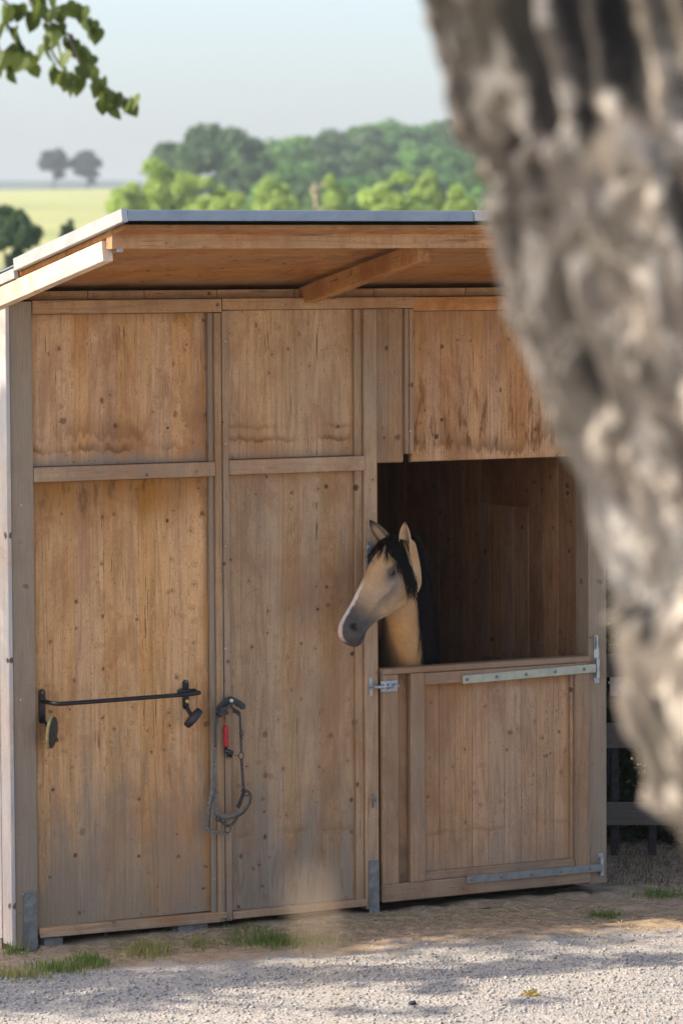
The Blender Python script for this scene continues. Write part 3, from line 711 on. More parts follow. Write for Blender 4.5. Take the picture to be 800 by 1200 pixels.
# ears, cupped shells rooted beside the poll
def ear(base_, tip, open_dir, width=.036, n=14, m_=16):
    base_, tip, od = (np.array(q, float) for q in (base_, tip, open_dir)); ax = tip-base_; L = np.linalg.norm(ax); ax /= L
    od = od-ax*(od@ax); od /= np.linalg.norm(od); sd = np.cross(ax, od); vo, vi = [], []
    for i in range(n):
        t = i/(n-1); wd = width*(.62+1.25*t-1.0*t*t)*(1-t**3.2)**.75 + .0015; dp = wd*(.95-.25*t)
        curl = math.radians(118-26*t); c_ = base_+ax*L*t + sd*0.0 + od*(.012*math.sin(t*2.2)*1) - od*.004
        for k in range(m_):
            a = -curl+2*curl*k/(m_-1)
            dirv = -math.cos(a)*od*dp/wd + math.sin(a)*sd
            p = c_+dirv*wd*.72; vo.append(tuple(p)); vi.append(tuple(p-dirv*.0035))
    fs = []
    for i in range(n-1):
        for k in range(m_-1):
            a = i*m_+k; fs.append((a, a+1, a+m_+1, a+m_)); o = n*m_; fs.append((o+a, o+a+m_, o+a+m_+1, o+a+1))
    for i in range(n-1):
        for k in (0, m_-1): a = i*m_+k; fs.append((a, a+m_, n*m_+a+m_, n*m_+a))
    return vo+vi, fs
E1 = ear(hp(.080, -.050, .040), at_t(474.5, 611, (hp(0, .1, .06)-CAM)@FWD), -FWD*.92-RGT*.35, .042)     # the horse's left ear
E2 = ear(hp(.060, -.006, -.048), at_t(433.5, 608, (hp(0, .1, -.05)-CAM)@FWD), -RGT*.80-FWD*.60, .052)   # right ear
bm_ = bmesh.new(); bm_.from_mesh(body_me)
earv = []
for gE in (E1, E2):
    vs = [bm_.verts.new(tuple(map(float, p))) for p in gE[0]]; earv += [len(bm_.verts)]
    for f in gE[1]:
        try: bm_.faces.new([vs[i] for i in f])
        except ValueError: pass
bm_.to_mesh(body_me); bm_.free()
n2_ = len(body_me.vertices); co = np.empty(n2_*3, np.float32); body_me.vertices.foreach_get('co', co); co = co.reshape(-1, 3).astype(float)
rel_ = co-POLL; loc = np.stack([rel_@HU/HL, rel_@HV, rel_@HW], -1); s, v, w_ = loc.T; aw = np.abs(w_)
LA = np.stack([s, v, aw], -1)
def sst(x, a, b_): t = np.clip((x-a)/(b_-a), 0, 1); return t*t*(3-2*t)
nz = np.array([noise.noise((p[0]*11, p[1]*11, p[2]*11)) for p in co])
nz2 = np.array([noise.noise((p[0]*55, p[1]*55, p[2]*55)) for p in co])
golden = np.array([.53, .28, .11]); pale = np.array([.47, .305, .16]); smoke = np.array([.165, .13, .11]); muz = np.array([.060, .050, .048]); pink = np.array([.66, .44, .38]); white = np.array([.78, .68, .60])
col = np.repeat(golden[None], n2_, 0)
def lay(mask, c_):
    global col
    col = col*(1-mask[:, None]) + np.array(c_)[None]*mask[:, None]
face = sst(s, .08, .22)*(1-sst(s, 1.2, 1.3))*sst(v, -.30, -.20)*(aw < .13)
face = face*(s > -.1)*(np.abs(v) < .30)
lay(face*.8*np.clip(.8+nz*.6, 0, 1), pale)
lay(np.clip(face*.8*gauss(LA, (.45, -.09, .06), (.19, .07, .09))*(1+.5*nz), 0, 1), smoke*1.35)
lay(face*.45*gauss(LA, (.36, -.07, .08), (.10, .04, .08)), smoke*1.3)
lay(np.clip(face*gauss(LA, (.300, -.024, .09), (.095, .030, .05))*1.5*(1+nz), 0, 1), smoke*.36)
lay(np.clip(face*gauss(LA, (.40, -.065, .09), (.10, .020, .05))*.6, 0, 1), smoke*1.2)
mz = sst(s+nz*.06+v*.20, .53, .80)*(aw < .12)*(s < 1.2)*(v > -.25)*(s > .5)
lay(mz, muz)
lay(mz*sst(s, .84, .95)*.6, muz)
lay(gauss(LA, (.86, -.108, .045), (.13, .006, .04))*.85*(s > .6), (.018, .014, .013))
lay(np.clip(face*.35*np.clip(nz*2.2, 0, 1), 0, 1)*(1-sst(s, .4, .6)), golden*1.05)
lay((aw < .2)*gauss(LA, (.80, -.112, .0), (.10, .02, .06))*.6*(s > .5), smoke)
bz = sst(v-np.interp(s, S_, DT), -.026-.012*sst(s, .6, .9), -.014)*sst(s, .46, .60)*sst(-w_+.003*nz2, -.019, -.013)
lay(np.clip(bz, 0, 1)*.8, white)
pk = sst(s, .90, .96)*sst(-w_+.004*nz2, -.024, -.014)*sst(v, -.075, -.05)*(s < 1.2); lay(np.clip(pk, 0, 1)*.85, pink)
lay(np.clip(1.5*gauss(LA, (.880, -.036, .055), (.028, .022, .04)), 0, 1), (.008, .006, .006))
lay(gauss(LA, (.895, -.106, .04), (.10, .0055, .05))*.9*(s > .6), (.015, .012, .012))
# legs and lower body dark, as on a dun coat
lay((1-sst(co[:, 2], .40, .62))*.95, (.02, .016, .014))
# ears: dark rim and tip, pale inside
iE = np.arange(n2_) >= nv
if iE.any():
    tt = np.zeros(n2_); ne = len(E1[0]); mloc = 14*16
    for j in range(2):
        for q in range(ne):
            i_ = nv+j*ne+q; ring_i, kk, inner = (q % mloc)//16, (q % mloc) % 16, q >= mloc
            t = ring_i/13; rim = 1-min(kk, 15-kk)/3.0
            c_ = np.array([.62, .37, .17]) if not inner else np.array([.60, .40, .24])*(1-.88*math.exp(-((kk-8.5)/2.6)**2)*(1-t*.5))
            kdk = max(0, min(1, max(rim*.95 if j == 1 else 0, (t-(.66 if j == 1 else .84))/.2)))
            if j == 1: kdk = max(kdk, .75*(not inner)*(kk > 10))
            col[i_] = c_*(1-kdk)+np.array([.035, .025, .02])*kdk
col *= (1+.14*nz+.10*nz2)[:, None]; col = np.clip(col, 0, 1)
ca = body_me.color_attributes.new('coat', 'FLOAT_COLOR', 'POINT')
ca.data.foreach_set('color', np.concatenate([col, np.ones((n2_, 1))], 1).astype(np.float32).ravel())
body_me.polygons.foreach_set('use_smooth', [True]*len(body_me.polygons))
m, nt, b = new_mat('buckskin_coat')
a = nd(nt, 'ShaderNodeAttribute', attribute_name='coat').outputs['Color']
oc = nd(nt, 'ShaderNodeTexCoord').outputs['Object']
fur = noi(nt, nd(nt, 'ShaderNodeMapping', {'Vector': oc, 'Scale': (1, 1, .45)}).outputs[0], 420, 3, .7)
fur2 = noi(nt, oc, 38, 3, .6)
c = mix(nt, ss(nt, fur, .35, .75, 0, .45), a, mix(nt, .5, a, (.1, .05, .02))); c = mix(nt, ss(nt, fur2, .45, .7, 0, .8), c, mix(nt, 1.0, c, (1.16, 1.14, 1.1), 'MULTIPLY'))
nt.links.new(c, b.inputs['Base Color']); b.inputs['Roughness'].default_value = .62; b.inputs['Specular IOR Level'].default_value = .3
b.inputs['Sheen Weight'].default_value = .15; b.inputs['Sheen Roughness'].default_value = .4
vein = noi(nt, oc, 30, 3, .6, 1.2); bump(nt, b, M(nt, 'ADD', M(nt, 'MULTIPLY', fur, .25), vein), .55, .0075); M_coat = m; body_me.materials.clear(); body_me.materials.append(M_coat)
hbase = (2.25, .6, 0.0)
horse = thing('horse', 'buckskin horse with black forelock and pale nose stripe looking out over the half door', 'horse', hbase)
body_o = link(bpy.data.objects.new('body', body_me), horse, hbase)
body_me.transform(Matrix.Translation((-hbase[0], -hbase[1], 0)))
# eyes
m, nt, b = new_mat('dark_eye'); b.inputs['Base Color'].default_value = (.012, .007, .005, 1); b.inputs['Roughness'].default_value = .08; M_eye = m
m, nt, b = new_mat('dark_eyelid'); b.inputs['Base Color'].default_value = (.052, .038, .031, 1); b.inputs['Roughness'].default_value = .55; M_lid = m
def ball(r_, n=12, mm=18, cut=None):
    vs = []; 
    for i in range(n+1):
        for k in range(mm):
            t = math.pi*i/n; a = 2*math.pi*k/mm; vs.append((r_*math.sin(t)*math.cos(a), r_*math.sin(t)*math.sin(a), r_*math.cos(t)))
    return vs, [(i*mm+k, (i+1)*mm+k, (i+1)*mm+(k+1) % mm, i*mm+(k+1) % mm) for i in range(n) for k in range(mm)]
bvh = BVHTree.FromPolygons([tuple(map(float, p)) for p in co[:nv]], [tuple(p.vertices) for p in body_me.polygons if max(p.vertices) < nv])
Rm = Matrix(((HU[0], HV[0], HW[0]), (HU[1], HV[1], HW[1]), (HU[2], HV[2], HW[2])))
for sgn in (1, -1):
    q = hp(.300, -.028, .2*sgn); h = bvh.ray_cast(Vector(q), Vector(-HW*sgn)); e0 = np.array(h[0])-HW*sgn*.0155
    v_, f_ = ball(.0200); v_ = [(a*1.25, b_*.80, c_) for a, b_, c_ in v_]; mesh_obj('eye', [tuple(np.array(p)) for p in xform((v_, f_), Rm)[0]], f_, M_eye, horse, tuple(e0), True)
    # upper and lower lids, nearly closed over the eye
    for up_ in (1, -1):
        lv = []
        for i in range(8):
            for k in range(15):
                az = -1.5+3.0*k/14; e0_ = (.40 if up_ > 0 else -.36)*math.cos(az*1.04); el = e0_+(1.35*up_-e0_)*i/7
                rr = .0217+.0016*math.exp(-(i/1.5)**2)
                d = 1.30*math.sin(az)*math.cos(el)*HU + .92*math.sin(el)*HV + math.cos(az)*math.cos(el)*HW*sgn
                lv.append(tuple(d*rr))
        lf = [(i*15+k, i*15+k+1, (i+1)*15+k+1, (i+1)*15+k) for i in range(7) for k in range(14)]
        mesh_obj('eyelid', lv, lf, M_lid, horse, tuple(e0), True)
# hair
m, nt, b = new_mat('black_horsehair')
rp = nd(nt, 'ShaderNodeNewGeometry').outputs['Random Per Island']
nt.links.new(mix(nt, rp, (.004, .0035, .0035), (.014, .011, .010)), b.inputs['Base Color']); b.inputs['Roughness'].default_value = .6; b.inputs['Specular IOR Level'].default_value = .10; M_hair = m
def tresses(name, guides, per, spread, r0, surf=True, off=.005):
    """guides: lists of world points; strands wander round each guide and lie on the skin"""
    V, Fs = [], []
    for gi, gp in enumerate(guides):
        for k in range(per):
            o0 = rng.normal(0, spread, 3); o1 = rng.normal(0, spread*1.6, 3); cut = random.uniform(.72, 1.05)
            path = smooth_path(gp, 5); n = max(4, int(len(path)*min(1, cut))); pts = []
            wob = random.uniform(0, 6.3); wa = random.uniform(.001, .005)
            for i in range(n):
                t = i/(len(path)-1); p = path[i]+o0*(1-t)+o1*t+RGT*wa*math.sin(wob+t*7)
                if surf:
                    q, nn, _, dd = bvh.find_nearest(Vector(p))
                    if q is not None and dd < .06:
                        inside = (Vector(p)-q).dot(nn) < off
                        if inside: p = np.array(q+nn*(off+random.uniform(0, .008)))
                pts.append(p)
            rr = [r0*random.uniform(.7, 1.3)*(1-.85*(i/(n-1))**1.5) for i in range(n)]
            v, f = tube_geo(pts, rr, 4, False); o = len(V); V += v; Fs += [tuple(i+o for i in t) for t in f]
    return mesh_obj(name, V, Fs, M_hair, horse, (0, 0, 0), True)
def skin_px(px, py, lift=.006):
    d = ray(px, py); h = bvh.ray_cast(Vector(CAM), Vector(d/np.linalg.norm(d)))
    return np.array(h[0])-d*lift if h[0] is not None else None
def G(pts, t0=None):
    out = []; last = t0 or float((POLL-CAM)@FWD)
    for (px, py) in pts:
        q = skin_px(px, py)
        if q is None or abs((q-CAM)@FWD - last) > .12: q = at_t(px, py, last)
        last = float((q-CAM)@FWD); out.append(q)
    return out
fl = [G([(462, 630), (468, 645), (477, 665), (482, 690), (487, 706)]), G([(458, 630), (465, 648), (474, 668), (480, 690), (483, 702)]),
      G([(466, 632), (473, 648), (480, 672), (485, 695), (489, 710)]), G([(460, 630), (463, 645), (470, 660), (477, 678), (481, 696)]),
      G([(455, 631), (457, 642), (465, 654), (472, 668), (477, 682)])]
tresses('forelock', fl, 40, .0095, .0018)
fl2 = [G([(462, 629), (450, 632), (441, 640), (434, 650), (431, 657)]), G([(460, 630), (452, 637), (446, 648), (441, 658)]), G([(460, 630), (448, 634), (438, 645), (430, 655), (440, 661)]), G([(461, 630), (455, 640), (453, 650), (455, 661)])]
tresses('forelock', fl2, 22, .0045, .0016)
tresses('forelock', [G([(456, 632), (446, 645), (434, 654), (432, 661), (445, 662)]), G([(458, 634), (452, 650), (449, 664)]), G([(460, 640), (459, 655), (462, 668)])], 5, .004, .0010)
crest = [POLL+np.array([.035, .030, .010]), POLL+np.array([.085, .095, -.03]), POLL+np.array([.150, .185, -.11]), POLL+np.array([.23, .30, -.24]), POLL+np.array([.34, .44, -.36])]
mg = []
for i, c_ in enumerate(smooth_path(crest, 4)):
    t = i/16; out = np.array([.944, -.33, 0.0])
    ln = .20+.42*min(1, t*2.2)
    c_ = c_+np.array([.034, 0, 0]); a = c_; b1 = c_+out*.050+np.array([0, 0, -.03]); b2 = b1+out*.025+np.array([0, -.02, -ln*.45]); b3 = b2+out*.012+np.array([0, -.015, -ln*.5])
    mg.append([a, b1+np.array([0, .03, 0]), b2+np.array([0, .07, 0]), b3+np.array([0, .10, 0])])
mg2 = [[p+np.array([.035, .02, -.01])*(j > 0) for j, p in enumerate(g_)] for g_ in mg[6:]]
tresses('mane', mg + mg2, 34, .013, .0020)
#@@HORSEEND
# ------------------------------------------------------------------ things on the front wall
rail = thing('folding_blanket_rail', 'black steel blanket rail with round end pads screwed to the left wall panel', 'blanket rail', (.51, .03, 1.10))
def plate(cx, zt, zb, w_=.030):
    gs = []; n = 10; L = (zt-zb)/2; pts = []
    for k in range(n+1): a = math.pi*k/n; pts.append((w_/2*math.cos(a), L-w_/2+w_/2*math.sin(a)))
    for k in range(n+1): a = math.pi+math.pi*k/n; pts.append((w_/2*math.cos(a), -L+w_/2+w_/2*math.sin(a)))
    m_ = len(pts); v = [(p[0], -.003, p[1]) for p in pts] + [(p[0], .003, p[1]) for p in pts]
    f = [tuple(range(m_)), tuple(range(2*m_-1, m_-1, -1))] + [(i, (i+1) % m_, m_+(i+1) % m_, m_+i) for i in range(m_)]
    return v, f
for cx, zt, zb in ((.142, 1.165, 1.010), (.861, 1.166, 1.030)):
    pl = mesh_obj('wall_plate', *plate(cx, zt, zb), M_black, rail, (cx, .026, (zt+zb)/2))
    for zz in (.062, .030) if cx < .5 else (.060,):
        mesh_obj('screw', *merge([tube_geo([(0, -.002, 0), (0, -.007, 0)], .006, 8)]), M_galv_dull, pl, (cx, .024, (zt+zb)/2+zz))
mesh_obj('brass_bolt', *tube_geo([(0, 0, 0), (0, -.012, 0), (0, -.016, 0)], [.0105, .0105, .006], 12), M_brass, rail, (.864, .022, 1.068))
mesh_obj('bar', *tube_geo(smooth_path([(.146, .022, 1.112), (.150, -.050, 1.110), (.170, -.085, 1.1085), (.22, -.092, 1.108), (.50, -.092, 1.110), (.79, -.092, 1.113), (.855, -.085, 1.114), (.885, -.06, 1.114), (.888, .02, 1.113)], 5), .0098, 12), M_black, rail, (0, 0, 0), True)
mesh_obj('stub', *tube_geo([(.805, .0, 1.118), (.89, -.015, 1.121)], .008, 10), M_black, rail, (0, 0, 0), True)
def pad(c_, nrm, r_, th, squash, tilt, m1, m2):
    n = 30; nr = Vector(nrm).normalized(); q = nr.to_track_quat('Z', 'Y').to_matrix()
    t_ = Matrix.Rotation(tilt, 3, 'Z')
    rings = [(-.5, .0), (-.5, .90), (-.38, .98), (.1, 1.0), (.38, .97), (.5, .90), (.5, 0)]
    vs = []
    for (z, rr) in rings:
        for k in range(n):
            a = 2*math.pi*k/n; p = t_ @ Vector((r_*rr*math.cos(a)*squash, r_*rr*math.sin(a), z*th)); vs.append(tuple(q @ p))
    fs = [(i*n+k, i*n+(k+1) % n, (i+1)*n+(k+1) % n, (i+1)*n+k) for i in range(len(rings)-1) for k in range(n)]
    o = mesh_obj('end_pad', vs, fs, m1, rail, c_, True)
    rim = [tuple(q @ (t_ @ Vector((r_*1.0*math.cos(2*math.pi*k/n)*squash*s_, r_*math.sin(2*math.pi*k/n)*s_, z*th)))) for (z, s_) in ((-.55, 1.0), (-.55, 1.06), (.12, 1.06), (.12, 1.0)) for k in range(n)]
    rf = [(i*n+k, i*n+(k+1) % n, ((i+1) % 4)*n+(k+1) % n, ((i+1) % 4)*n+k) for i in range(4) for k in range(n)]
    if m2: mesh_obj('pad_rim', rim, rf, m2, o, c_, True)
    return o
p1 = pad((.158, -.045, .977), (.72, -.62, -.10), .071, .020, .86, R(8), M_olive, M_tan); p1['label'] = 'olive round pad with a tan rim'
mesh_obj('pad_arm', *tube_geo([(.142, .020, 1.03), (.143, -.02, 1.01), (.150, -.045, .985)], .008, 8), M_black, rail)
p2 = pad((.862, -.045, .998), (.70, -.25, -.66), .052, .030, .8, R(0), M_blackplastic, None)
mesh_obj('pad_arm', *tube_geo([(.861, .020, 1.04), (.858, -.02, 1.02), (.858, -.045, 1.0)], .010, 8), M_black, rail)

# the halter hanger on its batten
HX = np.array([1.066, -.012, 1.078])
hk = thing('halter_hanger', 'dark curved hanger plate with a pale bolt on the middle batten, halter hung below', 'hanger', tuple(HX))
def hpx(px, py, y=-.03): return at_y(220+px/6.31, 800+py/6.31, y)
def arcplate():
    pts_o = [(212, 205), (218, 175), (255, 140), (290, 112), (322, 100), (352, 112), (395, 135), (428, 165), (425, 195)]
    pts_i = [(395, 200), (372, 180), (340, 160), (322, 152), (300, 165), (262, 205), (232, 222)]
    P2 = [hpx(*q, y=-.035) for q in pts_o+pts_i]; m_ = len(P2)
    return [tuple(p) for p in P2]+[tuple(p+np.array([0, .006, 0])) for p in P2], [tuple(range(m_)), tuple(range(2*m_-1, m_-1, -1))]+[(i, (i+1) % m_, m_+(i+1) % m_, m_+i) for i in range(m_)]
M_hang = plain('dark_grey_iron', (.045, .045, .05), .5, .3, .2, 30)
mesh_obj('hanger_plate', *arcplate(), M_hang, hk)
q = hpx(320, 132, -.035)
mesh_obj('bolt', *tube_geo([q, q+np.array([0, -.008, 0]), q+np.array([0, -.011, 0])], [.0085, .0085, .004], 12), plain('pale_bolt_head', (.6, .58, .52), .4, .2, .1), hk)
for a_, b_ in (((245, 190), (290, 148)), ((355, 150), (398, 178))):
    mesh_obj('slot', *tube_geo([hpx(*a_, y=-.0365), hpx(*b_, y=-.0365)], .0032, 6), M_dark_slot if 'M_dark_slot' in globals() else M_blackplastic, hk)
mesh_obj('hook_peg', *tube_geo([hpx(322, 150, -.0), hpx(322, 165, -.06), hpx(322, 158, -.085)], .007, 8), M_hang, hk, smooth=True)

halter = thing('rope_halter', 'faded grey webbing halter hanging from the hanger plate on the middle batten', 'halter', tuple(hpx(310, 240)))
def strapgeo(pts, w_, th=.0022, y=-.03, dys=None):
    """flat webbing along a path"""
    P2 = smooth_path([hpx(a[0], a[1], a[2] if len(a) > 2 else y) for a in pts], 5); vs, fs = [], []
    for i, p in enumerate(P2):
        d = P2[min(i+1, len(P2)-1)]-P2[max(i-1, 0)]; d /= np.linalg.norm(d); n_ = np.array([0, -1.0, 0]); s_ = np.cross(d, n_); s_ /= np.linalg.norm(s_)+1e-9
        tw = .5*noise.noise((p[0]*14, p[2]*14, 3.3)); s2 = s_*math.cos(tw)+n_*math.sin(tw); n2 = np.cross(s2, d)
        for (a, b_) in ((-1, -1), (1, -1), (1, 1), (-1, 1)): vs.append(tuple(p+s2*w_/2*a+n2*th/2*b_))
    for i in range(len(P2)-1):
        for k in range(4): fs.append((i*4+k, i*4+(k+1) % 4, (i+1)*4+(k+1) % 4, (i+1)*4+k))
    fs += [(3, 2, 1, 0), tuple(len(P2)*4-4+k for k in range(4))]
    return vs, fs
def sg_(name, pts, w_, mat, y=-.03): return mesh_obj(name, *strapgeo(pts, w_, y=y), mat, halter)
sg_('crown_strap', [(318, 168, -.07), (270, 195, -.05), (228, 210, -.04), (212, 260), (203, 370), (205, 480)], .012, M_rope)
sg_('crown_strap', [(318, 172, -.07), (350, 205, -.05), (382, 235, -.04), (388, 300), (392, 400), (396, 520)], .012, M_rope)
sg_('cheek_strap', [(222, 215), (218, 340), (206, 480), (203, 620), (205, 760), (213, 900), (228, 1010)], .017, M_rope_light, -.026)
sg_('cheek_strap', [(397, 560), (402, 640), (408, 720), (414, 800)], .015, M_rope, -.03)
sg_('throat_strap', [(200, 690), (180, 790), (158, 890), (143, 1000), (138, 1090)], .019, M_rope_light, -.034)
sg_('throat_strap', [(135, 1082), (180, 1098), (235, 1108), (300, 1120)], .017, M_rope_light, -.036)
sg_('throat_strap', [(196, 700), (185, 800), (183, 860), (168, 920), (160, 1010), (150, 1090)], .010, M_rope, -.028)
sg_('nose_band', [(225, 990), (290, 988), (350, 978), (400, 955), (440, 915), (458, 865), (455, 825)], .020, M_rope_light, -.045)
sg_('nose_band', [(222, 1010), (290, 1006), (360, 992), (412, 962), (450, 910), (468, 850), (458, 812), (430, 806)], .008, M_rope, -.050)
sg_('chin_strap', [(235, 1012), (265, 1040), (290, 1058), (325, 1048), (352, 1015), (372, 985)], .013, M_rope, -.04)
sg_('buckle_strap', [(418, 800), (400, 850), (382, 900), (368, 925)], .020, M_blackplastic, -.048)
sg_('buckle_strap', [(230, 205, -.05), (250, 232, -.055), (300, 215, -.06)], .020, M_blackplastic)
sg_('buckle_strap', [(335, 205, -.06), (362, 215, -.055), (385, 235, -.05)], .020, M_blackplastic)
sg_('buckle_strap', [(228, 222), (240, 250), (262, 236)], .012, M_blackplastic, -.04)
def ring_geo(cx, cy, rx, rz, y, wire=.0022):
    c_ = hpx(cx, cy, y); pts = [c_+np.array([rx*math.cos(2*math.pi*k/18), 0, rz*math.sin(2*math.pi*k/18)]) for k in range(19)]
    return tube_geo(pts, wire, 6, False)
mesh_obj('ring', *ring_geo(395, 541, .013, .017, -.036), M_hang, halter, smooth=True)
mesh_obj('ring', *ring_geo(297, 1083, .015, .017, -.045), M_hang, halter, smooth=True)
mesh_obj('ring', *ring_geo(228, 1005, .013, .013, -.045), M_hang, halter, smooth=True)
mesh_obj('buckle', *merge([ring_geo(436, 815, .012, .014, -.05), ring_geo(412, 800, .010, .012, -.05)]), M_hang, halter, smooth=True)
mesh_obj('buckle', *merge([ring_geo(397, 375, .010, .013, -.035), tube_geo([hpx(385, 375, -.037), hpx(410, 420, -.037)], .002, 6)]), M_hang, halter, smooth=True)

pick = thing('hoof_pick', 'red handled hoof pick with black brush hanging on an orange cord behind the halter', 'hoof pick', tuple(hpx(282, 390)))
mesh_obj('cord', *merge([tube_geo(smooth_path([hpx(318, 170, -.045), hpx(275, 215, -.03), hpx(262, 262, -.022), hpx(276, 318, -.022)], 4), .0022, 6), tube_geo(smooth_path([hpx(318, 170, -.045), hpx(285, 215, -.03), hpx(280, 262, -.022), hpx(282, 318, -.022)], 4), .0022, 6)]), M_orange, pick, smooth=True)
gs = []; a_, b_ = hpx(282, 318, -.024), hpx(284, 478, -.024)
mesh_obj('handle', *tube_geo([a_+(b_-a_)*t for t in (0, .04, .12, .3, .5, .7, .88, .97, 1)], [.006, .0105, .0125, .0110, .0125, .0110, .0120, .0115, .007], 10), M_red, pick, smooth=True)
for t in (.16, .38, .6, .82):
    c_ = a_+(b_-a_)*t; mesh_obj('grip_rib', *tube_geo([c_+np.array([-.010, -.009, 0]), c_+np.array([.010, -.009, 0])], .0022, 6), M_red, pick)
br = hpx(294, 515, -.026); gs = [tube_geo([b_, br], [.006, .014], 8), tube_geo([br+np.array([-.014, 0, .012]), br+np.array([.017, -.004, -.004]), br+np.array([.012, 0, -.022])], [.010, .015, .010], 8)]
mesh_obj('brush_head', *merge(gs), M_blackplastic, pick, smooth=True)
V, Fs = [], []
for k in range(70):
    p = br+np.array([random.uniform(-.012, .02), random.uniform(-.01, .006), random.uniform(-.018, .006)]); d = np.array([random.uniform(-.3, .6), -.4, random.uniform(-.9, -.2)])*random.uniform(.012, .02)
    v, f = tube_geo([p, p+d], .0007, 3, False); o = len(V); V += v; Fs += [tuple(i+o for i in t) for t in f]
mesh_obj('bristles', V, Fs, M_blackplastic, pick)

# ------------------------------------------------------------------ fence beside the stable
FT = 19.35
def fpt(px, py, t=FT): return at_t(px, py, t)
fdir = np.array([RGT[0], RGT[1], 0]); fdir /= np.linalg.norm(fdir); fang = math.atan2(fdir[1], fdir[0])
f0 = fpt(712, 900); fence = thing('rail_fence', 'dark weathered board fence running off to the right of the stable', 'fence', (f0[0], f0[1], 0))
def fboard(zc, h, L, off, tilt=0, dxs=0.0):
    v, f = timber_geo(L, .028, h, 'X', .003); o = mesh_obj('board', v, f, W_fence, fence)
    c_ = np.array([f0[0], f0[1], 0])+fdir*(L/2-.12+dxs)+np.array([fdir[1], -fdir[0], 0])*off; o.location = (c_[0]-f0[0], c_[1]-f0[1], zc); o.rotation_euler = (0, tilt, fang)
zz_ = lambda py: CAM[2] + ray(760, py)[2]*FT
fboard(zz_(955.5), .115, 3.2, .0, R(.3)); fboard(zz_(865), .125, 3.2, .0, R(.6)); fboard(zz_(776), .115, 3.2, .0, R(-.5))
for k, d_ in enumerate((.62, 2.1, 3.1)):
    c_ = np.array([f0[0], f0[1], 0])+fdir*d_; v, f = timber_geo(.09, .09, 1.45, 'Z', .006); o = mesh_obj('post', v, f, W_fence_v, fence); o.location = (c_[0]+.05*fdir[1]*-1-f0[0], c_[1]+.06-f0[1], .66); o.rotation_euler = (0, 0, fang)
# a pale board standing between the fence and the hedge
ST = 19.75; q0, q1 = at_t(714, 800, ST), at_t(772, 800, ST); zt_, zb_ = at_t(740, 789, ST)[2], at_t(740, 815, ST)[2]
pb = thing('pale_board', 'pale pinkish board standing between the fence and the hedge, seen over the middle fence board', 'board', (q0[0], q0[1], 0))
M_stemd = plain('dark_leg', (.04, .034, .03), .8, 0, .2)
ps = plain('pale_pink_paint', (.50, .40, .36), .85, 0, .08, 3)
L_ = float(np.linalg.norm((q1-q0)[:2])); c_ = (q0+q1)/2
v, f = timber_geo(L_, .03, zt_-zb_, 'X', .004); o = mesh_obj('panel', v, f, ps, pb, (c_[0], c_[1], (zt_+zb_)/2)); o.rotation_euler = (0, 0, fang)
for t_ in (.12, .88):
    c_ = q0+(q1-q0)*t_; v, f = timber_geo(.04, .04, zb_+.06, 'Z', .003); o = mesh_obj('leg', v, f, M_stemd, pb, (c_[0]+.03*-fdir[1], c_[1]+.035, (zb_+.02)/2)); o.rotation_euler = (0, 0, fang)
# ------------------------------------------------------------------ vegetation
def leaf_cloud(centers, normals, sizes, aspect=1.0, pointed=True):
    """one small folded leaf (4 verts, 2 tris -> quad) per centre"""
    n = len(centers); d = rng.normal(size=(n, 3)); d -= normals*(d*normals).sum(1)[:, None]; d /= np.linalg.norm(d, axis=1)[:, None]+1e-9
    e = np.cross(normals, d); s = sizes[:, None]
    V = np.stack([centers-d*s, centers+e*s*.55*aspect-d*s*.1+normals*s*.12, centers+d*s, centers-e*s*.55*aspect-d*s*.1+normals*s*.12], 1).reshape(-1, 3)
    Fq = np.arange(n*4).reshape(n, 4); return V, Fq
def crown_points(seed, rx, ry, rz, nblob, per, leaf, ragged=.25, core=.35):
    r_ = np.random.default_rng(seed); C, N, S = [], [], []
    for k in range(nblob):
        u = r_.normal(size=3); u /= np.linalg.norm(u); u[2] = abs(u[2])*1.0 if r_.random() < .72 else u[2]
        rad = r_.uniform(core, 1.0)**.6*(1+r_.normal()*ragged*.35)
        bc = u*rad*np.array([rx, ry, rz])*.80; br_ = r_.uniform(.20, .38)*min(rx, rz)
        w_ = r_.normal(size=(per, 3)); w_ /= np.linalg.norm(w_, axis=1)[:, None]; w_[:, 2] = np.where(w_[:, 2] < -.4, -w_[:, 2]*.4, w_[:, 2])
        pos = bc+w_*br_*r_.uniform(.7, 1.08, (per, 1))*np.array([1, 1, .8]); nn = w_*.9+r_.normal(size=(per, 3))*.55; nn /= np.linalg.norm(nn, axis=1)[:, None]
        C.append(pos); N.append(nn); S.append(leaf*r_.uniform(.6, 1.3, per))
    return np.concatenate(C), np.concatenate(N), np.concatenate(S)
m, nt, b = new_mat('tree_bark'); wp = nd(nt, 'ShaderNodeTexCoord').outputs['Object']
nt.links.new(mix(nt, noi(nt, wp, 6, 4), (.10, .08, .06), (.22, .19, .15)), b.inputs['Base Color']); b.inputs['Roughness'].default_value = .9; M_bark = m
L_dark = leafmat('foliage_oak', (.035, .075, .022), (.085, .155, .04), .25, .25)
L_pair = leafmat('foliage_pair', (.012, .026, .012), (.035, .06, .02), .1, .25)
L_wood = leafmat('foliage_woodland', (.05, .13, .025), (.13, .26, .045), .3, .12)
L_light = leafmat('foliage_light', (.19, .28, .05), (.37, .47, .11), .35, .35)
L_shrub = leafmat('foliage_shrub', (.022, .055, .020), (.06, .11, .03), .25, .7)
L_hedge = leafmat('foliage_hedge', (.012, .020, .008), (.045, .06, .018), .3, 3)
L_twig = leafmat('foliage_twig', (.05, .075, .014), (.13, .16, .035), .4, 9)
L_near = leafmat('foliage_linden', (.045, .060, .012), (.12, .13, .025), .35, 3)
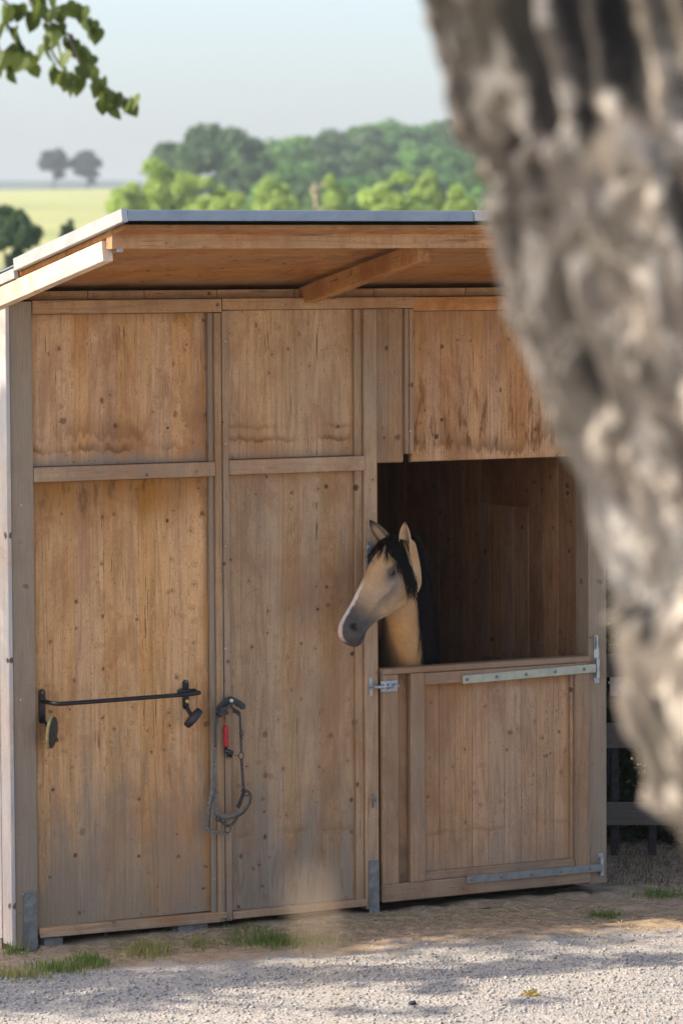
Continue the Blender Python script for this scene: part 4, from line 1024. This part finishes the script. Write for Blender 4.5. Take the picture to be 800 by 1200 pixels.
def trunk_geo(h, r_, seed, limbs=4, spread=1.0, crown=None):
    rr = random.Random(seed); gs = [tube_geo([(0, 0, -.5), (rr.uniform(-.05, .05)*h, 0, h*.5), (rr.uniform(-.08, .08)*h, rr.uniform(-.05, .05)*h, h)], [r_*1.35, r_, r_*.5], 8)]
    for k in range(limbs):
        a = rr.uniform(0, 6.28); z = h*rr.uniform(.45, .9); L = spread*rr.uniform(.6, 1)
        gs.append(tube_geo([(0, 0, z), (math.cos(a)*L*.5, math.sin(a)*L*.5, z+L*.35), (math.cos(a)*L, math.sin(a)*L, z+L*.7)], [r_*.5, r_*.3, r_*.1], 6))
    return merge(gs)
TREES = {}
def tree_mesh(kind, seed):
    if (kind, seed) in TREES: return TREES[(kind, seed)]
    if kind == 'oak': P_, N_, S_l = crown_points(seed, 1, 1, .80, 50, 260, .072, .3)
    elif kind == 'poplar': P_, N_, S_l = crown_points(seed, .8, .8, 1.1, 48, 230, .058, .5)
    else: P_, N_, S_l = crown_points(seed, 1, 1, .95, 54, 240, .066, .3)
    v, f = leaf_cloud(P_, N_, S_l); me = np_mesh('crown', v, f, None); TREES[(kind, seed)] = me; return me
TM = {}
def tree(px, py_top, t, wpx, hpx_, kind, seed, mat, label, group=None, name='tree', ground=None):
    """a tree whose crown spans wpx pixels and hangs hpx_ pixels down from py_top at distance t"""
    top = at_t(px, py_top, t); rx = wpx/2*t/F*1.22; rz = hpx_/2*t/F*1.18
    gz = tv(top[0], top[1]) if ground is None else ground
    cz = top[2]-rz; r0 = thing(name, label, 'tree', (top[0], top[1], gz), group)
    me = tree_mesh(kind, seed)
    key = (kind, seed, mat.name)
    if key not in TM:
        m2 = me.copy(); m2.name = 'crown'; m2.materials.append(mat); TM[key] = m2
    c_ = link(bpy.data.objects.new('crown', TM[key]), r0, (top[0], top[1], cz)); c_.scale = (rx, rx, rz); c_.rotation_euler = (0, 0, (seed*1.7+px*.13) % 6.28)
    h = max(.5, cz-gz); v, f = trunk_geo(h+rz*.3, max(.05, rx*.055), seed, 5, rx*.7)
    mesh_obj('trunk', v, f, M_bark, r0, (top[0], top[1], gz), True)
    return r0
# the pair on the pasture's crest
tree(63, 173, 905, 33, 42, 'wood', 10, L_pair, 'left of the two small round trees standing on the crest of the pasture', 'pair of trees on the crest')
tree(103, 173, 905, 33, 40, 'wood', 11, L_pair, 'right of the two small round trees standing on the crest of the pasture', 'pair of trees on the crest')
# the big dark trees and the wooded hill to the right
for i, (px, py, w_, h_, t, lab) in enumerate([
    (258, 131, 100, 110, 455, 'tallest dark round tree rising above the roof, left of the wood'),
    (205, 158, 70, 80, 470, 'dark tree with a ragged edge leaning against the left of the tallest one'),
    (284, 178, 60, 80, 440, 'lower dark tree crown at the right foot of the tallest round tree')]):
    tree(px, py, t, w_, h_, 'oak', 3+i, L_dark if i != 1 else L_dark, lab, 'dark round trees left of the wood')
ORD = ['leftmost', 'second from the left', 'third from the left', 'fourth from the left', 'fifth from the left', 'sixth from the left', 'seventh from the left', 'eighth from the left', 'ninth from the left', 'tenth from the left', 'eleventh from the left']
def wlab(i):
    if i < 11: return ORD[i] + ' along the skyline'
    if i < 19: return ORD[i-11] + ' in the middle row'
    return ORD[i-19] + ' in the front row'
wood_px = [(322, 160, 64), (352, 152, 66), (385, 150, 62), (418, 146, 60), (448, 140, 66), (480, 142, 60), (512, 138, 66), (542, 140, 60), (575, 138, 64), (610, 142, 64), (650, 140, 70),
           (336, 182, 58), (368, 178, 60), (402, 176, 62), (436, 172, 60), (468, 170, 62), (500, 172, 60), (530, 168, 64), (562, 172, 60),
           (320, 206, 56), (352, 204, 56), (388, 203, 60), (424, 200, 60), (456, 198, 58), (488, 200, 60), (520, 199, 60), (552, 198, 60), (585, 200, 60)]
for i, (px, py, w_) in enumerate(wood_px):
    t = 620-3.6*(py-138)+random.uniform(-8, 8)
    tree(px+random.uniform(-4, 4), py+random.uniform(-4, 4), t, w_*random.uniform(1.2, 1.5), w_*random.uniform(1.2, 1.6), 'wood', 10+i % 4, L_wood if random.random() < .7 else L_dark,
         'green tree of the far wood, ' + wlab(i), 'trees of the hillside wood', 'woodland_tree')
# light green trees in front of them
for i, (px, py, w_, h_, t, lab) in enumerate([
    (150, 214, 60, 80, 215, 'leftmost light green tree at the edge of the pasture, just above the roof corner'),
    (195, 190, 84, 110, 225, 'broad light green tree with the tallest pale crown in front of the dark round tree'),
    (250, 216, 70, 80, 205, 'light green bush-like tree below the dark round tree'),
    (322, 208, 62, 90, 230, 'light green tree standing left of the bare brownish stem'),
    (392, 208, 40, 90, 235, 'narrow light green tree between the bare stems and the wood'),
    (462, 212, 96, 90, 215, 'widest light green tree low against the wood'),
    (496, 200, 50, 90, 225, 'pointed light green tree in front of the wood'),
    (540, 220, 56, 80, 210, 'last light green tree before the blurred trunk')]):
    tree(px, py, t, w_, h_, 'poplar', 20+i % 3, L_light, lab, 'light green trees above the roof edge')
for i, (px, lab) in enumerate([(370, 'bare brownish dead stem standing among the light green trees'), ]):
    q = at_t(px, 214, 228); gz = tv(q[0], q[1]); dt = thing('dead_tree', lab, 'tree', (q[0], q[1], gz))
    M_dead = plain('dead_wood', (.34, .26, .18), .9, 0, .2, 1)
    v, f = tube_geo([(0, 0, -.5), (.1, 0, (q[2]-gz)*.6), (-.1, 0, q[2]-gz)], [.2, .14, .06], 8); mesh_obj('trunk', v, f, M_dead, dt, (q[0], q[1], gz), True)
    for k in range(9):
        z = (q[2]-gz)*random.uniform(.6, .98); a = random.uniform(0, 6.28); L = random.uniform(.4, 1.0); v, f = tube_geo([(0, 0, z), (L*math.cos(a), L*math.sin(a), z+L*.9)], [.09, .03], 5); mesh_obj('branch', v, f, M_dead, dt, (q[0], q[1], gz))
# dark bushes at the left, down the slope
tree(12, 230, 122, 70, 100, 'oak', 4, L_shrub, 'dark green bush left of the roof corner, highest of the three', 'bushes left of the roof', 'bush')
tree(-30, 232, 130, 80, 90, 'oak', 3, L_shrub, 'dark green bush at the left edge of the picture', 'bushes left of the roof', 'bush')
tree(80, 258, 134, 24, 40, 'poplar', 21, L_shrub, 'small dark green bush just above the sloping roof edge', 'bushes left of the roof', 'bush')
# far ridge, blue with distance
rp0 = []; 
for i in range(121):
    q = at_t(-260+i*11, 211.5+1.0*noise.noise((i*.3, 0, 0)), 2200); rp0.append(q)
V = []; 
for q in rp0: V += [tuple(q), (q[0]+FWD[0]*250, q[1]+FWD[1]*250, q[2]-12), (q[0], q[1], -60)]
Fs = []
for i in range(120): a = i*3; Fs += [(a, a+2, a+5, a+3), (a+1, a, a+3, a+4)]
tag(mesh_obj('far_ridge', V, Fs, plain('far_forest', (.06, .10, .05), .9, 0, .3, .02)), kind='structure')

# hedge in the shade behind the fence
hb = at_t(790, 1000, 20.3)
hedge = thing('hedge', 'dark shaded hedge growing behind the board fence', 'hedge', (hb[0], hb[1], 0))
C_, N_, S_l = [], [], []
n = 100000
u = rng.uniform(-1.3, 4.2, n); dd = rng.uniform(-.15, 1.5, n); z = rng.uniform(-.02, 1.85, n)*(.86+.14*np.sin(u*5)); keep = (np.array([noise.noise((a*4.5, b_*4.5, e_*3.0)) for a, b_, e_ in zip(u, z, dd)]) > -.30)
u, dd, z = u[keep], dd[keep], z[keep]; nrm = rng.normal(size=(len(u), 3)); nrm /= np.linalg.norm(nrm, axis=1)[:, None]
hbv = np.array([hb[0], hb[1], 0]); bk = np.array([-fdir[1], fdir[0], 0])
Pc = hbv+(u-.9)[:, None]*fdir+dd[:, None]*bk+z[:, None]*np.array([0, 0, 1])
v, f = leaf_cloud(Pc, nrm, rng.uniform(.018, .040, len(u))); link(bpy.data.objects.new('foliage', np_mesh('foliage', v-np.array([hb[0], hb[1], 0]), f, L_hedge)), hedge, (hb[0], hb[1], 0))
M_stem = plain('hedge_stem', (.035, .026, .02), .9, 0, .3, 30)
for k in range(12):
    a = hbv+fdir*(-1.75+k*.33+random.uniform(-.1, .1))+bk*random.uniform(-.12, .1); tl = random.uniform(-.15, .15)
    v, f = tube_geo([a, a+fdir*tl+np.array([0, 0, .5]), a+fdir*tl*2.4+np.array([0, 0, 1.1])], [.045*random.uniform(.6, 1.2), .035, .012], 7); mesh_obj('stem', v, f, M_stem, hedge)

# grass tufts on the dirt strip
M_grass = leafmat('grass_blades', (.07, .12, .022), (.20, .24, .06), .35, 9, .7)
M_grassdry = leafmat('grass_blades_dry', (.16, .17, .05), (.36, .31, .12), .35, 9, .8)
def tuft(px, py, wpx, dpx, n, hgt, mat, label):
    c_ = at_z(px, py, 0.0); rt = thing('grass_tuft', label, 'grass tuft', (c_[0], c_[1], ground_z(c_[0], c_[1])), 'grass tufts in front of the stable')
    V, Fs = [], []
    for k in range(n):
        q = at_z(px+random.gauss(0, wpx/3.2), py+random.gauss(0, dpx/3.2), 0.0); z = ground_z(q[0], q[1])
        if q[1] > -.02 and q[0] < 3.13: continue
        a = random.uniform(0, 6.28); h = hgt*1.0*random.uniform(.35, 1.15)*math.exp(-((q[0]-c_[0])/(wpx*.0042))**2*.3); lean = random.uniform(.1, .9)*h; w_ = random.uniform(.0012, .0028)
        d = np.array([math.cos(a), math.sin(a), 0]); s_ = np.array([-math.sin(a), math.cos(a), 0])*w_; b0 = np.array([q[0], q[1], z-.003])
        p1_, p2_ = b0+d*lean*.35+np.array([0, 0, h*.6]), b0+d*lean+np.array([0, 0, h*.9]); o = len(V)
        V += [tuple(x-np.array([c_[0], c_[1], rt.location.z])) for x in (b0-s_, b0+s_, p1_+s_*.8, p1_-s_*.8, p2_)]; Fs += [(o, o+1, o+2, o+3), (o+3, o+2, o+4)]
    o_ = mesh_obj('blades', V, Fs, mat); tag(o_, kind='stuff'); o_.parent = rt; o_.location = (0, 0, 0)
for a in [(16, 1116, 28, 14, 170, .07, M_grass, 'small green tuft at the foot of the stable\'s left corner post'),
          (50, 1109, 26, 8, 120, .05, M_grass, 'low green tuft just right of the left post shoe'),
          (20, 1144, 66, 10, 380, .05, M_grassdry, 'wide yellowish tuft at the left edge of the picture on the gravel'),
          (66, 1136, 60, 10, 420, .06, M_grass, 'green tuft in the middle of the left row of grass'),
          (105, 1129, 44, 10, 330, .06, M_grass, 'brightest leafy tuft at the right end of the left row of grass'),
          (172, 1116, 52, 14, 420, .06, M_grassdry, 'sunlit yellow green tuft below the middle of the left wall panel'),
          (237, 1108, 34, 10, 170, .045, M_grassdry, 'sparse dry tuft below the rope halter'),
          (285, 1090, 46, 10, 190, .04, M_grass, 'thin grey green tuft close to the wall under the middle panel'),
          (322, 1104, 84, 13, 760, .055, M_grass, 'widest dark green grass patch in front of the middle panel'),
          (372, 1101, 50, 12, 200, .045, M_grassdry, 'sparse tuft right of the widest grass patch'),
          (708, 1071, 34, 7, 260, .045, M_grass, 'small dark green tuft alone on the dirt in front of the right post'),
          (772, 1050, 50, 8, 260, .05, M_grass, 'low tuft near the fence at the right edge of the picture')]: tuft(*a)
# weeds and litter at the hedge foot
V, Fs = [], []
for k in range(1500):
    q = at_z(random.uniform(705, 840), random.uniform(975, 1040), 0.0)
    z = ground_z(q[0], q[1]) if q[1] < .85 else 0; a = random.uniform(0, 6.28); h = random.uniform(.01, .05); d = np.array([math.cos(a), math.sin(a), 0]); s_ = np.array([-d[1], d[0], 0])*.003; b0 = np.array([q[0], q[1], z-.002]); o = len(V)
    V += [tuple(b0-s_), tuple(b0+s_), tuple(b0+d*h*.8+np.array([0, 0, h]))]; Fs.append((o, o+1, o+2))
tag(mesh_obj('ground_litter', V, Fs, leafmat('litter', (.08, .05, .025), (.24, .17, .09), .2, 5, .8)), kind='stuff')
# two single small things lying on the gravel
q = at_z(621, 1168, 0.0); V, Fs = [], []
for k in range(26):
    a = random.uniform(0, 6.28); r_ = random.uniform(0, .035); c_ = np.array([r_*math.cos(a)*1.3, r_*math.sin(a), random.uniform(.002, .02)]); s_ = random.uniform(.008, .018); e_ = rng.normal(size=(2, 3)); e_ /= np.linalg.norm(e_, axis=1)[:, None]; o = len(V)
    V += [tuple(c_+e_[0]*s_), tuple(c_+e_[1]*s_*.6), tuple(c_-e_[0]*s_), tuple(c_-e_[1]*s_*.6)]; Fs.append((o, o+1, o+2, o+3))
tag(mesh_obj('withered_plant', V, Fs, leafmat('withered_leaf', (.30, .20, .03), (.48, .36, .08), .3, 40, .8), None, (q[0], q[1], ground_z(q[0], q[1]))), 'small withered yellow brown plant lying alone on the gravel', 'withered plant')
q = at_z(483, 1179, 0.0); v, f = ball(.013, 6, 8); v = [(a*1.5, b_*1.0, c_*.7+.008) for a, b_, c_ in v]
tag(mesh_obj('dark_stone', v, f, plain('dark_stone_mat', (.05, .04, .035), .8, 0, .2), None, (q[0], q[1], ground_z(q[0], q[1]))), 'single dark brown stone on the pale gravel', 'stone')
q = at_z(568, 1066, 0.0); v, f = ball(.02, 5, 8); v = [(a*1.6, b_*.9, c_*.25+.006) for a, b_, c_ in v]
tag(mesh_obj('dry_leaf', v, f, plain('dry_leaf_mat', (.34, .19, .08), .8, 0, .2), None, (q[0], q[1], ground_z(q[0], q[1]))), 'single curled brown leaf on the dirt before the half door', 'leaf')

# ---- the linden on the left that shades the yard; only its lowest twig hangs into the picture
def leaf_mesh_big():
    """heart-shaped leaf with a folded midrib and a stalk"""
    out = [(0, 0), (.30, -.12), (.50, .12), (.46, .42), (.28, .70), (0, 1.0), (-.28, .70), (-.46, .42), (-.50, .12), (-.30, -.12)]
    vs = [(x, y, abs(x)*.35-.12*y*y) for x, y in out] + [(0, .35, -.02)]; fs = [(i, (i+1) % 10, 10) for i in range(10)]
    return vs, fs
BT = 10.8
lt = np.array([-6.6, .9, 0.0])
linden = thing('linden_tree', 'leafy tree left of the stable whose lowest twig hangs into the top left corner', 'tree', tuple(lt))
v, f = tube_geo(smooth_path([lt+np.array([0, 0, -.3]), lt+np.array([.05, .05, 1.2]), lt+np.array([.0, .2, 2.8]), lt+np.array([.2, .2, 5.0]), lt+np.array([.3, .2, 7.5])], 4), [.30, .27, .24, .22, .205, .2, .19, .18, .17, .16, .15, .13, .11, .10, .08, .06, .04], 14)
mesh_obj('trunk', v, f, M_bark, linden, (0, 0, 0), True)
tips = [at_t(-40, -60, BT), at_t(30, 20, BT)]
e0_, e1_ = lt+np.array([0.05, .2, 3.5]), at_t(-30, -40, BT)
limb = smooth_path([e0_+(e1_-e0_)*t+np.array([.10*math.sin(t*7), .12*math.sin(t*5+1), .95*math.sin(math.pi*min(1, t*1.02))**.8*(1-t*.35)]) for t in (0, .15, .3, .45, .6, .72, .83, .92)]+[e1_], 5)
mesh_obj('branch', *tube_geo(limb, list(np.linspace(1, .28, len(limb))**2*.075), 8), M_bark, linden, (0, 0, 0), True)
LB = leaf_mesh_big(); V, Fs = [], []; TV, TF = [], []
def add_twig(pts, r_=.0035):
    global TV, TF
    v, f = tube_geo(smooth_path(pts, 4), r_, 5, False); o = len(TV); TV += v; TF += [tuple(i+o for i in t) for t in f]
def add_leaf(p, size, dirv=None):
    global V, Fs
    y = Vector(dirv if dirv is not None else (random.uniform(-.6, .6), random.uniform(-.6, .6), -1)).normalized(); x = y.cross(Vector((random.uniform(-1, 1), random.uniform(-1, 1), random.uniform(-.3, .3)))).normalized(); z = x.cross(y)
    mt = Matrix((x, y, z)).transposed(); o = len(V)
    for a in LB[0]: V.append(tuple(Vector(tuple(p))+mt @ Vector(a)*size))
    Fs += [tuple(i+o for i in t) for t in LB[1]]
twpaths = [[(-30, -40), (10, 5), (45, 18), (80, 40), (105, 65)], [(45, 18), (70, 8), (95, 12), (105, 30)], [(80, 40), (100, 85), (128, 105), (152, 118)], [(10, 5), (10, 30), (22, 55), (35, 75)],
           [(60, 28), (60, 55), (70, 75), (88, 98)], [(-30, -40), (-10, 20), (0, 60), (8, 80)], [(45, 18), (35, 0), (50, -15)]]
for tp in twpaths:
    dt_ = random.uniform(-.12, .12); pts = [at_t(a, b_, BT+dt_*k/3) for k, (a, b_) in enumerate(tp)]; add_twig(pts)
    P2 = smooth_path(pts, 4)
    for p in P2[2:]:
        for r_ in range(random.choice([1, 1, 1, 2])):
            if random.random() < .12: continue
            add_leaf(p+rng.normal(0, .012, 3), random.uniform(.034, .054))
for (a, b_) in ((6, 70), (22, 40), (8, 15), (40, 72), (48, 12), (82, 95), (90, 100), (108, 88), (104, 38), (98, 15), (120, 100), (122, 118), (132, 122), (158, 120), (152, 122), (28, 75), (66, 58), (60, 45), (74, 70), (78, 12)):
    add_leaf(at_t(a, b_-8, BT+random.uniform(-.2, .2)), random.uniform(.042, .058))
mesh_obj('twig', TV, TF, M_bark, linden)
tag(mesh_obj('leaves', V, Fs, L_twig, linden), kind='stuff')
# its crown: unseen leaf clusters, most placed along sun rays to shape the shade
C_, N_, S_l = [], [], []
def cluster(c_, r_, n, size=.05):
    w_ = rng.normal(size=(n, 3)); w_ /= np.linalg.norm(w_, axis=1)[:, None]; C_.append(np.array(c_)+w_*r_*rng.uniform(.15, 1, (n, 1))*np.array([1, 1, .75])); nn = rng.normal(size=(n, 3))+np.array([0, 0, .6]); N_.append(nn/np.linalg.norm(nn, axis=1)[:, None]); S_l.append(rng.uniform(.6, 1.2, n)*size)
boughs = []
def shade(gx_, gy_, t, r_, n, gz_=0.0):
    c_ = np.array([gx_, gy_, gz_])+SUN*t
    hit = c_+SUN*((-.05-c_[0])/SUN[0])
    if hit[2] > 2.45 and -1.7 < hit[1] < .6: return       # the rafter end stays in the sun
    lat = (c_-CAM)@RGT; dep = (c_-CAM)@FWD; vert = (c_-CAM)@UPV
    if lat/dep*F > -400-420*r_-60 and abs(vert/dep*F) < 700: return     # never hang into the picture
    cluster(c_, r_, n); boughs.append(c_)
# broad shade over the strip in front of the stable, thinning out towards the camera
rs = random.Random(5)
for k in range(330):
    gx_ = rs.uniform(-1.6, 4.6); gy_ = rs.uniform(-1.25, .35)
    lim = -1.2 if gx_ < .75 else (-.62 if gx_ < 2.2 else -1.0)
    if gy_ < lim or noise.noise((gx_*1.7, gy_*2.6, 7)) > .24: continue
    shade(gx_, gy_, rs.uniform(5.6, 9.5), .25, 52)
for (gx_, gy_, r_, n) in [(1.3, -1.55, .20, 90), (1.6, -1.5, .24, 120), (1.95, -1.5, .24, 120), (2.3, -1.62, .22, 110), (2.65, -1.7, .22, 100), (1.0, -1.3, .22, 90), (1.1, -1.75, .16, 60), (3.0, -1.9, .2, 70), (.6, -2.0, .14, 36), (.85, -2.15, .12, 30), (1.35, -2.2, .13, 30), (3.3, -1.75, .25, 90)]:
    shade(gx_, gy_, rs.uniform(6.0, 7.5), r_, n)
# dapples on the side wall
for k in range(16): shade(-.03, rs.uniform(0, .5), rs.uniform(5, 8), .22, 26, rs.uniform(.4, 2.6))
for k in range(60):
    u = rng.normal(size=3); u /= np.linalg.norm(u); c_ = lt+np.array([.2, .1, 6.0])+u*np.array([2.3, 2.3, 1.9])*rng.uniform(.6, 1)
    lat = (c_-CAM)@RGT; dep = (c_-CAM)@FWD
    if lat/dep*F > -620: continue
    sh = c_-SUN*(c_[2]/SUN[2])
    if -6 < sh[1] < -1.35: continue
    cluster(c_, .45, 70, .06); boughs.append(c_)
v, f = leaf_cloud(np.concatenate(C_), np.concatenate(N_), np.concatenate(S_l), 1.3)
tag(link(bpy.data.objects.new('crown', np_mesh('crown', v-lt, f, L_near)), linden, tuple(lt)), kind='stuff')
gs = []
for i, c_ in enumerate(boughs):
    if i % 3: continue
    st_ = lt+np.array([.1, .2, random.uniform(3.2, 6.5)]); gs.append(tube_geo([st_, (st_+c_)/2+np.array([0, 0, .35]), c_], [.05, .03, .01], 5))
mesh_obj('boughs', *merge(gs), M_bark, linden, (0, 0, 0), True)

# ---- the leaning trunk close to the camera
edge_pts = [(-900, 210), (-500, 345), (-200, 435), (0, 494), (60, 517), (120, 541), (200, 562), (260, 574), (340, 600), (420, 636), (500, 668), (560, 688), (620, 707), (680, 711), (740, 714), (785, 721), (815, 740), (838, 772), (858, 815), (878, 880), (930, 1020), (1300, 1150), (1800, 1150), (3200, 1350)]
TT = 5.2; rad_m = .295; cpts, rads = [], []
for (py, ex) in edge_pts:
    rr = rad_m*(1.0+.10*math.exp(-((py-720)/130)**2)); cpts.append(at_t(ex+rr/TT*F*1.03, py, TT+.0)); rads.append(rr if py > -300 else rr*.9)
cp = smooth_path(cpts, 9); rd = np.interp(np.linspace(0, len(rads)-1, len(cp)), range(len(rads)), rads)
tz = tv(cp[-1][0], cp[-1][1]); base_ = (cp[-1][0], cp[-1][1], tz)
near = thing('leaning_tree', 'out of focus leaning tree trunk with rough pale grey bark filling the right side', 'tree', base_)
# resample evenly, displace with bark ridges
seg = np.concatenate([[0], np.cumsum(np.linalg.norm(np.diff(np.array(cp), axis=0), axis=1))]); NS = 560; tt_ = np.linspace(0, seg[-1], NS)
cpa = np.array([np.interp(tt_, seg, np.array(cp)[:, k]) for k in range(3)]).T; rda = np.interp(tt_, seg, rd); NA = 220; Vb, Cb = [], []
for i in range(NS):
    d = cpa[min(i+1, NS-1)]-cpa[max(i-1, 0)]; d /= np.linalg.norm(d); a_ = np.cross(np.array([0, 1.0, 0]), d); a_ /= np.linalg.norm(a_); b_ = np.cross(d, a_)
    for k in range(NA):
        th = 2*math.pi*k/NA; dr = math.cos(th)*a_+math.sin(th)*b_; L = tt_[i]
        q1_ = (dr[0]*2.6, dr[1]*2.6, dr[2]*2.6+L*5.0)
        big = noise.noise((dr[0]*1.3, dr[1]*1.3, L*1.6)); rdg = noise.noise((dr[0]*3.6+big, dr[1]*3.6, dr[2]*3.6+L*3.6)); fin = noise.noise((dr[0]*9, dr[1]*9, dr[2]*9+L*10)); vf = noise.noise((dr[0]*26, dr[1]*26, L*40))
        crack = -abs(rdg)**.6; h = .022*big + .052*(crack+.35) + .024*fin + .006*vf
        Vb.append(cpa[i]+dr*(rda[i]+h)); Cb.append((crack+.6)+.35*fin+.25*big)
Vb = np.array(Vb); ib = np.arange(NS*NA).reshape(NS, NA); Fb = np.stack([ib[:-1], np.roll(ib, -1, 1)[:-1], np.roll(ib, -1, 1)[1:], ib[1:]], -1).reshape(-1, 4)
me = np_mesh('trunk', Vb-np.array(base_), Fb, None, True)
cattr = me.color_attributes.new('ridge', 'FLOAT_COLOR', 'POINT'); cb = np.clip(np.array(Cb), -1, 1); cattr.data.foreach_set('color', np.stack([cb, cb, cb, np.ones_like(cb)], 1).astype(np.float32).ravel())
m, nt, b = new_mat('lichen_bark')
hgt = nd(nt, 'ShaderNodeAttribute', attribute_name='ridge').outputs['Fac']; oc = nd(nt, 'ShaderNodeTexCoord').outputs['Object']
oc2 = nd(nt, 'ShaderNodeMapping', {'Vector': oc, 'Scale': (1, 1, .65)}).outputs[0]; l1 = noi(nt, oc2, 17, 5, .7, .5); l2 = noi(nt, oc, 42, 4, .6); l3 = noi(nt, oc, 4.5, 3, .5)
c = mix(nt, ss(nt, M(nt, 'ADD', hgt, M(nt, 'MULTIPLY', M(nt, 'SUBTRACT', l2, .5), .5)), -.02, .36), (.010, .008, .006), (.135, .108, .082))
c = mix(nt, M(nt, 'MULTIPLY', ss(nt, l1, .52, .58), ss(nt, hgt, .05, .25)), c, (.42, .36, .29))
c = mix(nt, M(nt, 'MULTIPLY', ss(nt, l3, .55, .68), .4), c, (.075, .062, .035))
c = mix(nt, M(nt, 'MULTIPLY', ss(nt, l3, .45, .33), .35), c, (.17, .185, .20))
nt.links.new(c, b.inputs['Base Color']); b.inputs['Roughness'].default_value = .92; bump(nt, b, l2, .6, .004); M_lichen = m; me.materials.append(m)
link(bpy.data.objects.new('trunk', me), near, base_)
# its crown above the picture
top = cpa[0]; C_, N_, S_l = [], [], []; gs = []
for k in range(42):
    c_ = top+np.array([rng.uniform(-1.6, 1.8), rng.uniform(-1.6, 1.6), rng.uniform(.4, 2.6)])
    lat = (c_-CAM)@RGT; dep = max(.3, (c_-CAM)@FWD); ver = (c_-CAM)@UPV
    if dep > 0 and abs(lat/dep*F) < 800 and ver/dep*F < 1500: continue
    cluster(c_, .34, 90, .045); gs.append(tube_geo([top, (top+c_)/2+np.array([0, 0, .1]), c_], [.05, .03, .008], 6))
for k in range(60):     # unseen leaf sprays added on the sunny side to dapple the trunk
    j = int(rng.integers(60, 235)); c_ = cpa[j]+SUN*rng.uniform(1.3, 2.8)+rng.normal(0, .12, 3)
    lat = (c_-CAM)@RGT; dep = max(.3, (c_-CAM)@FWD)
    if abs(lat/dep*F) < 620 and abs((c_-CAM)@UPV/dep*F) < 900: continue
    cluster(c_, .16, 22, .035); gs.append(tube_geo([top, (top+c_)/2+np.array([0, 0, .3]), c_], [.03, .015, .005], 5))
if C_:
    v, f = leaf_cloud(np.concatenate(C_), np.concatenate(N_), np.concatenate(S_l), 1.3); tag(link(bpy.data.objects.new('crown', np_mesh('crown', v-np.array(base_), f, L_near)), near, base_), kind='stuff')
    mesh_obj('boughs', *merge(gs), M_lichen, near, (0, 0, 0), True)

# ---- a dry seed head on a tall stalk right under the lens, blurred to a veil
gq = at_t(392, 1190, 2.0); gb = at_t(402, 1600, 2.0); gzz = tv(gb[0], gb[1])
stalk = thing('seed_head', 'blurred dry tan grass seed head close to the camera at the bottom centre', 'grass stalk', (gb[0], gb[1], gzz))
v, f = tube_geo(smooth_path([np.array([gb[0], gb[1], gzz-.02]), gb, gq, at_t(372, 1100, 2.0), at_t(366, 1045, 2.0)], 4), .0012, 6); M_seed = plain('dry_seed', (.50, .37, .24), .8, 0, .2, 50)
mesh_obj('stem', v, f, M_seed, stalk, (0, 0, 0), True)
V, Fs = [], []
for k in range(36):
    t = k/35; p = at_t(364+12*t, 1035+75*t, 2.0)+rng.normal(0, .0022, 3); d = np.array([random.uniform(-.5, .5), random.uniform(-.3, .3), 1])*random.uniform(.003, .006)
    v, f = tube_geo([p-d, p, p+d], [.0004, .0013, .0003], 5); o = len(V); V += v; Fs += [tuple(i+o for i in t_) for t_ in f]
mesh_obj('spikelets', V, Fs, M_seed, stalk)

# ------------------------------------------------------------------ the hazy summer air
HZ = 1
if HZ:
    hv_, hf_ = timber_geo(6400, 6400, 175, 'Z', .001)
    hz = mesh_obj('haze', hv_, hf_, None, None, (0, 0, 175/2-101)); tag(hz, kind='stuff')
    m = bpy.data.materials.new('haze_air'); m.use_nodes = True; nt = m.node_tree; nt.nodes.remove(nt.nodes['Principled BSDF'])
    pv = nd(nt, 'ShaderNodeVolumePrincipled', {'Density': .00026, 'Color': (.94, .97, 1.0, 1), 'Anisotropy': .2}); nt.links.new(pv.outputs[0], nt.nodes['Material Output'].inputs['Volume'])
    hz.data.materials.append(m)
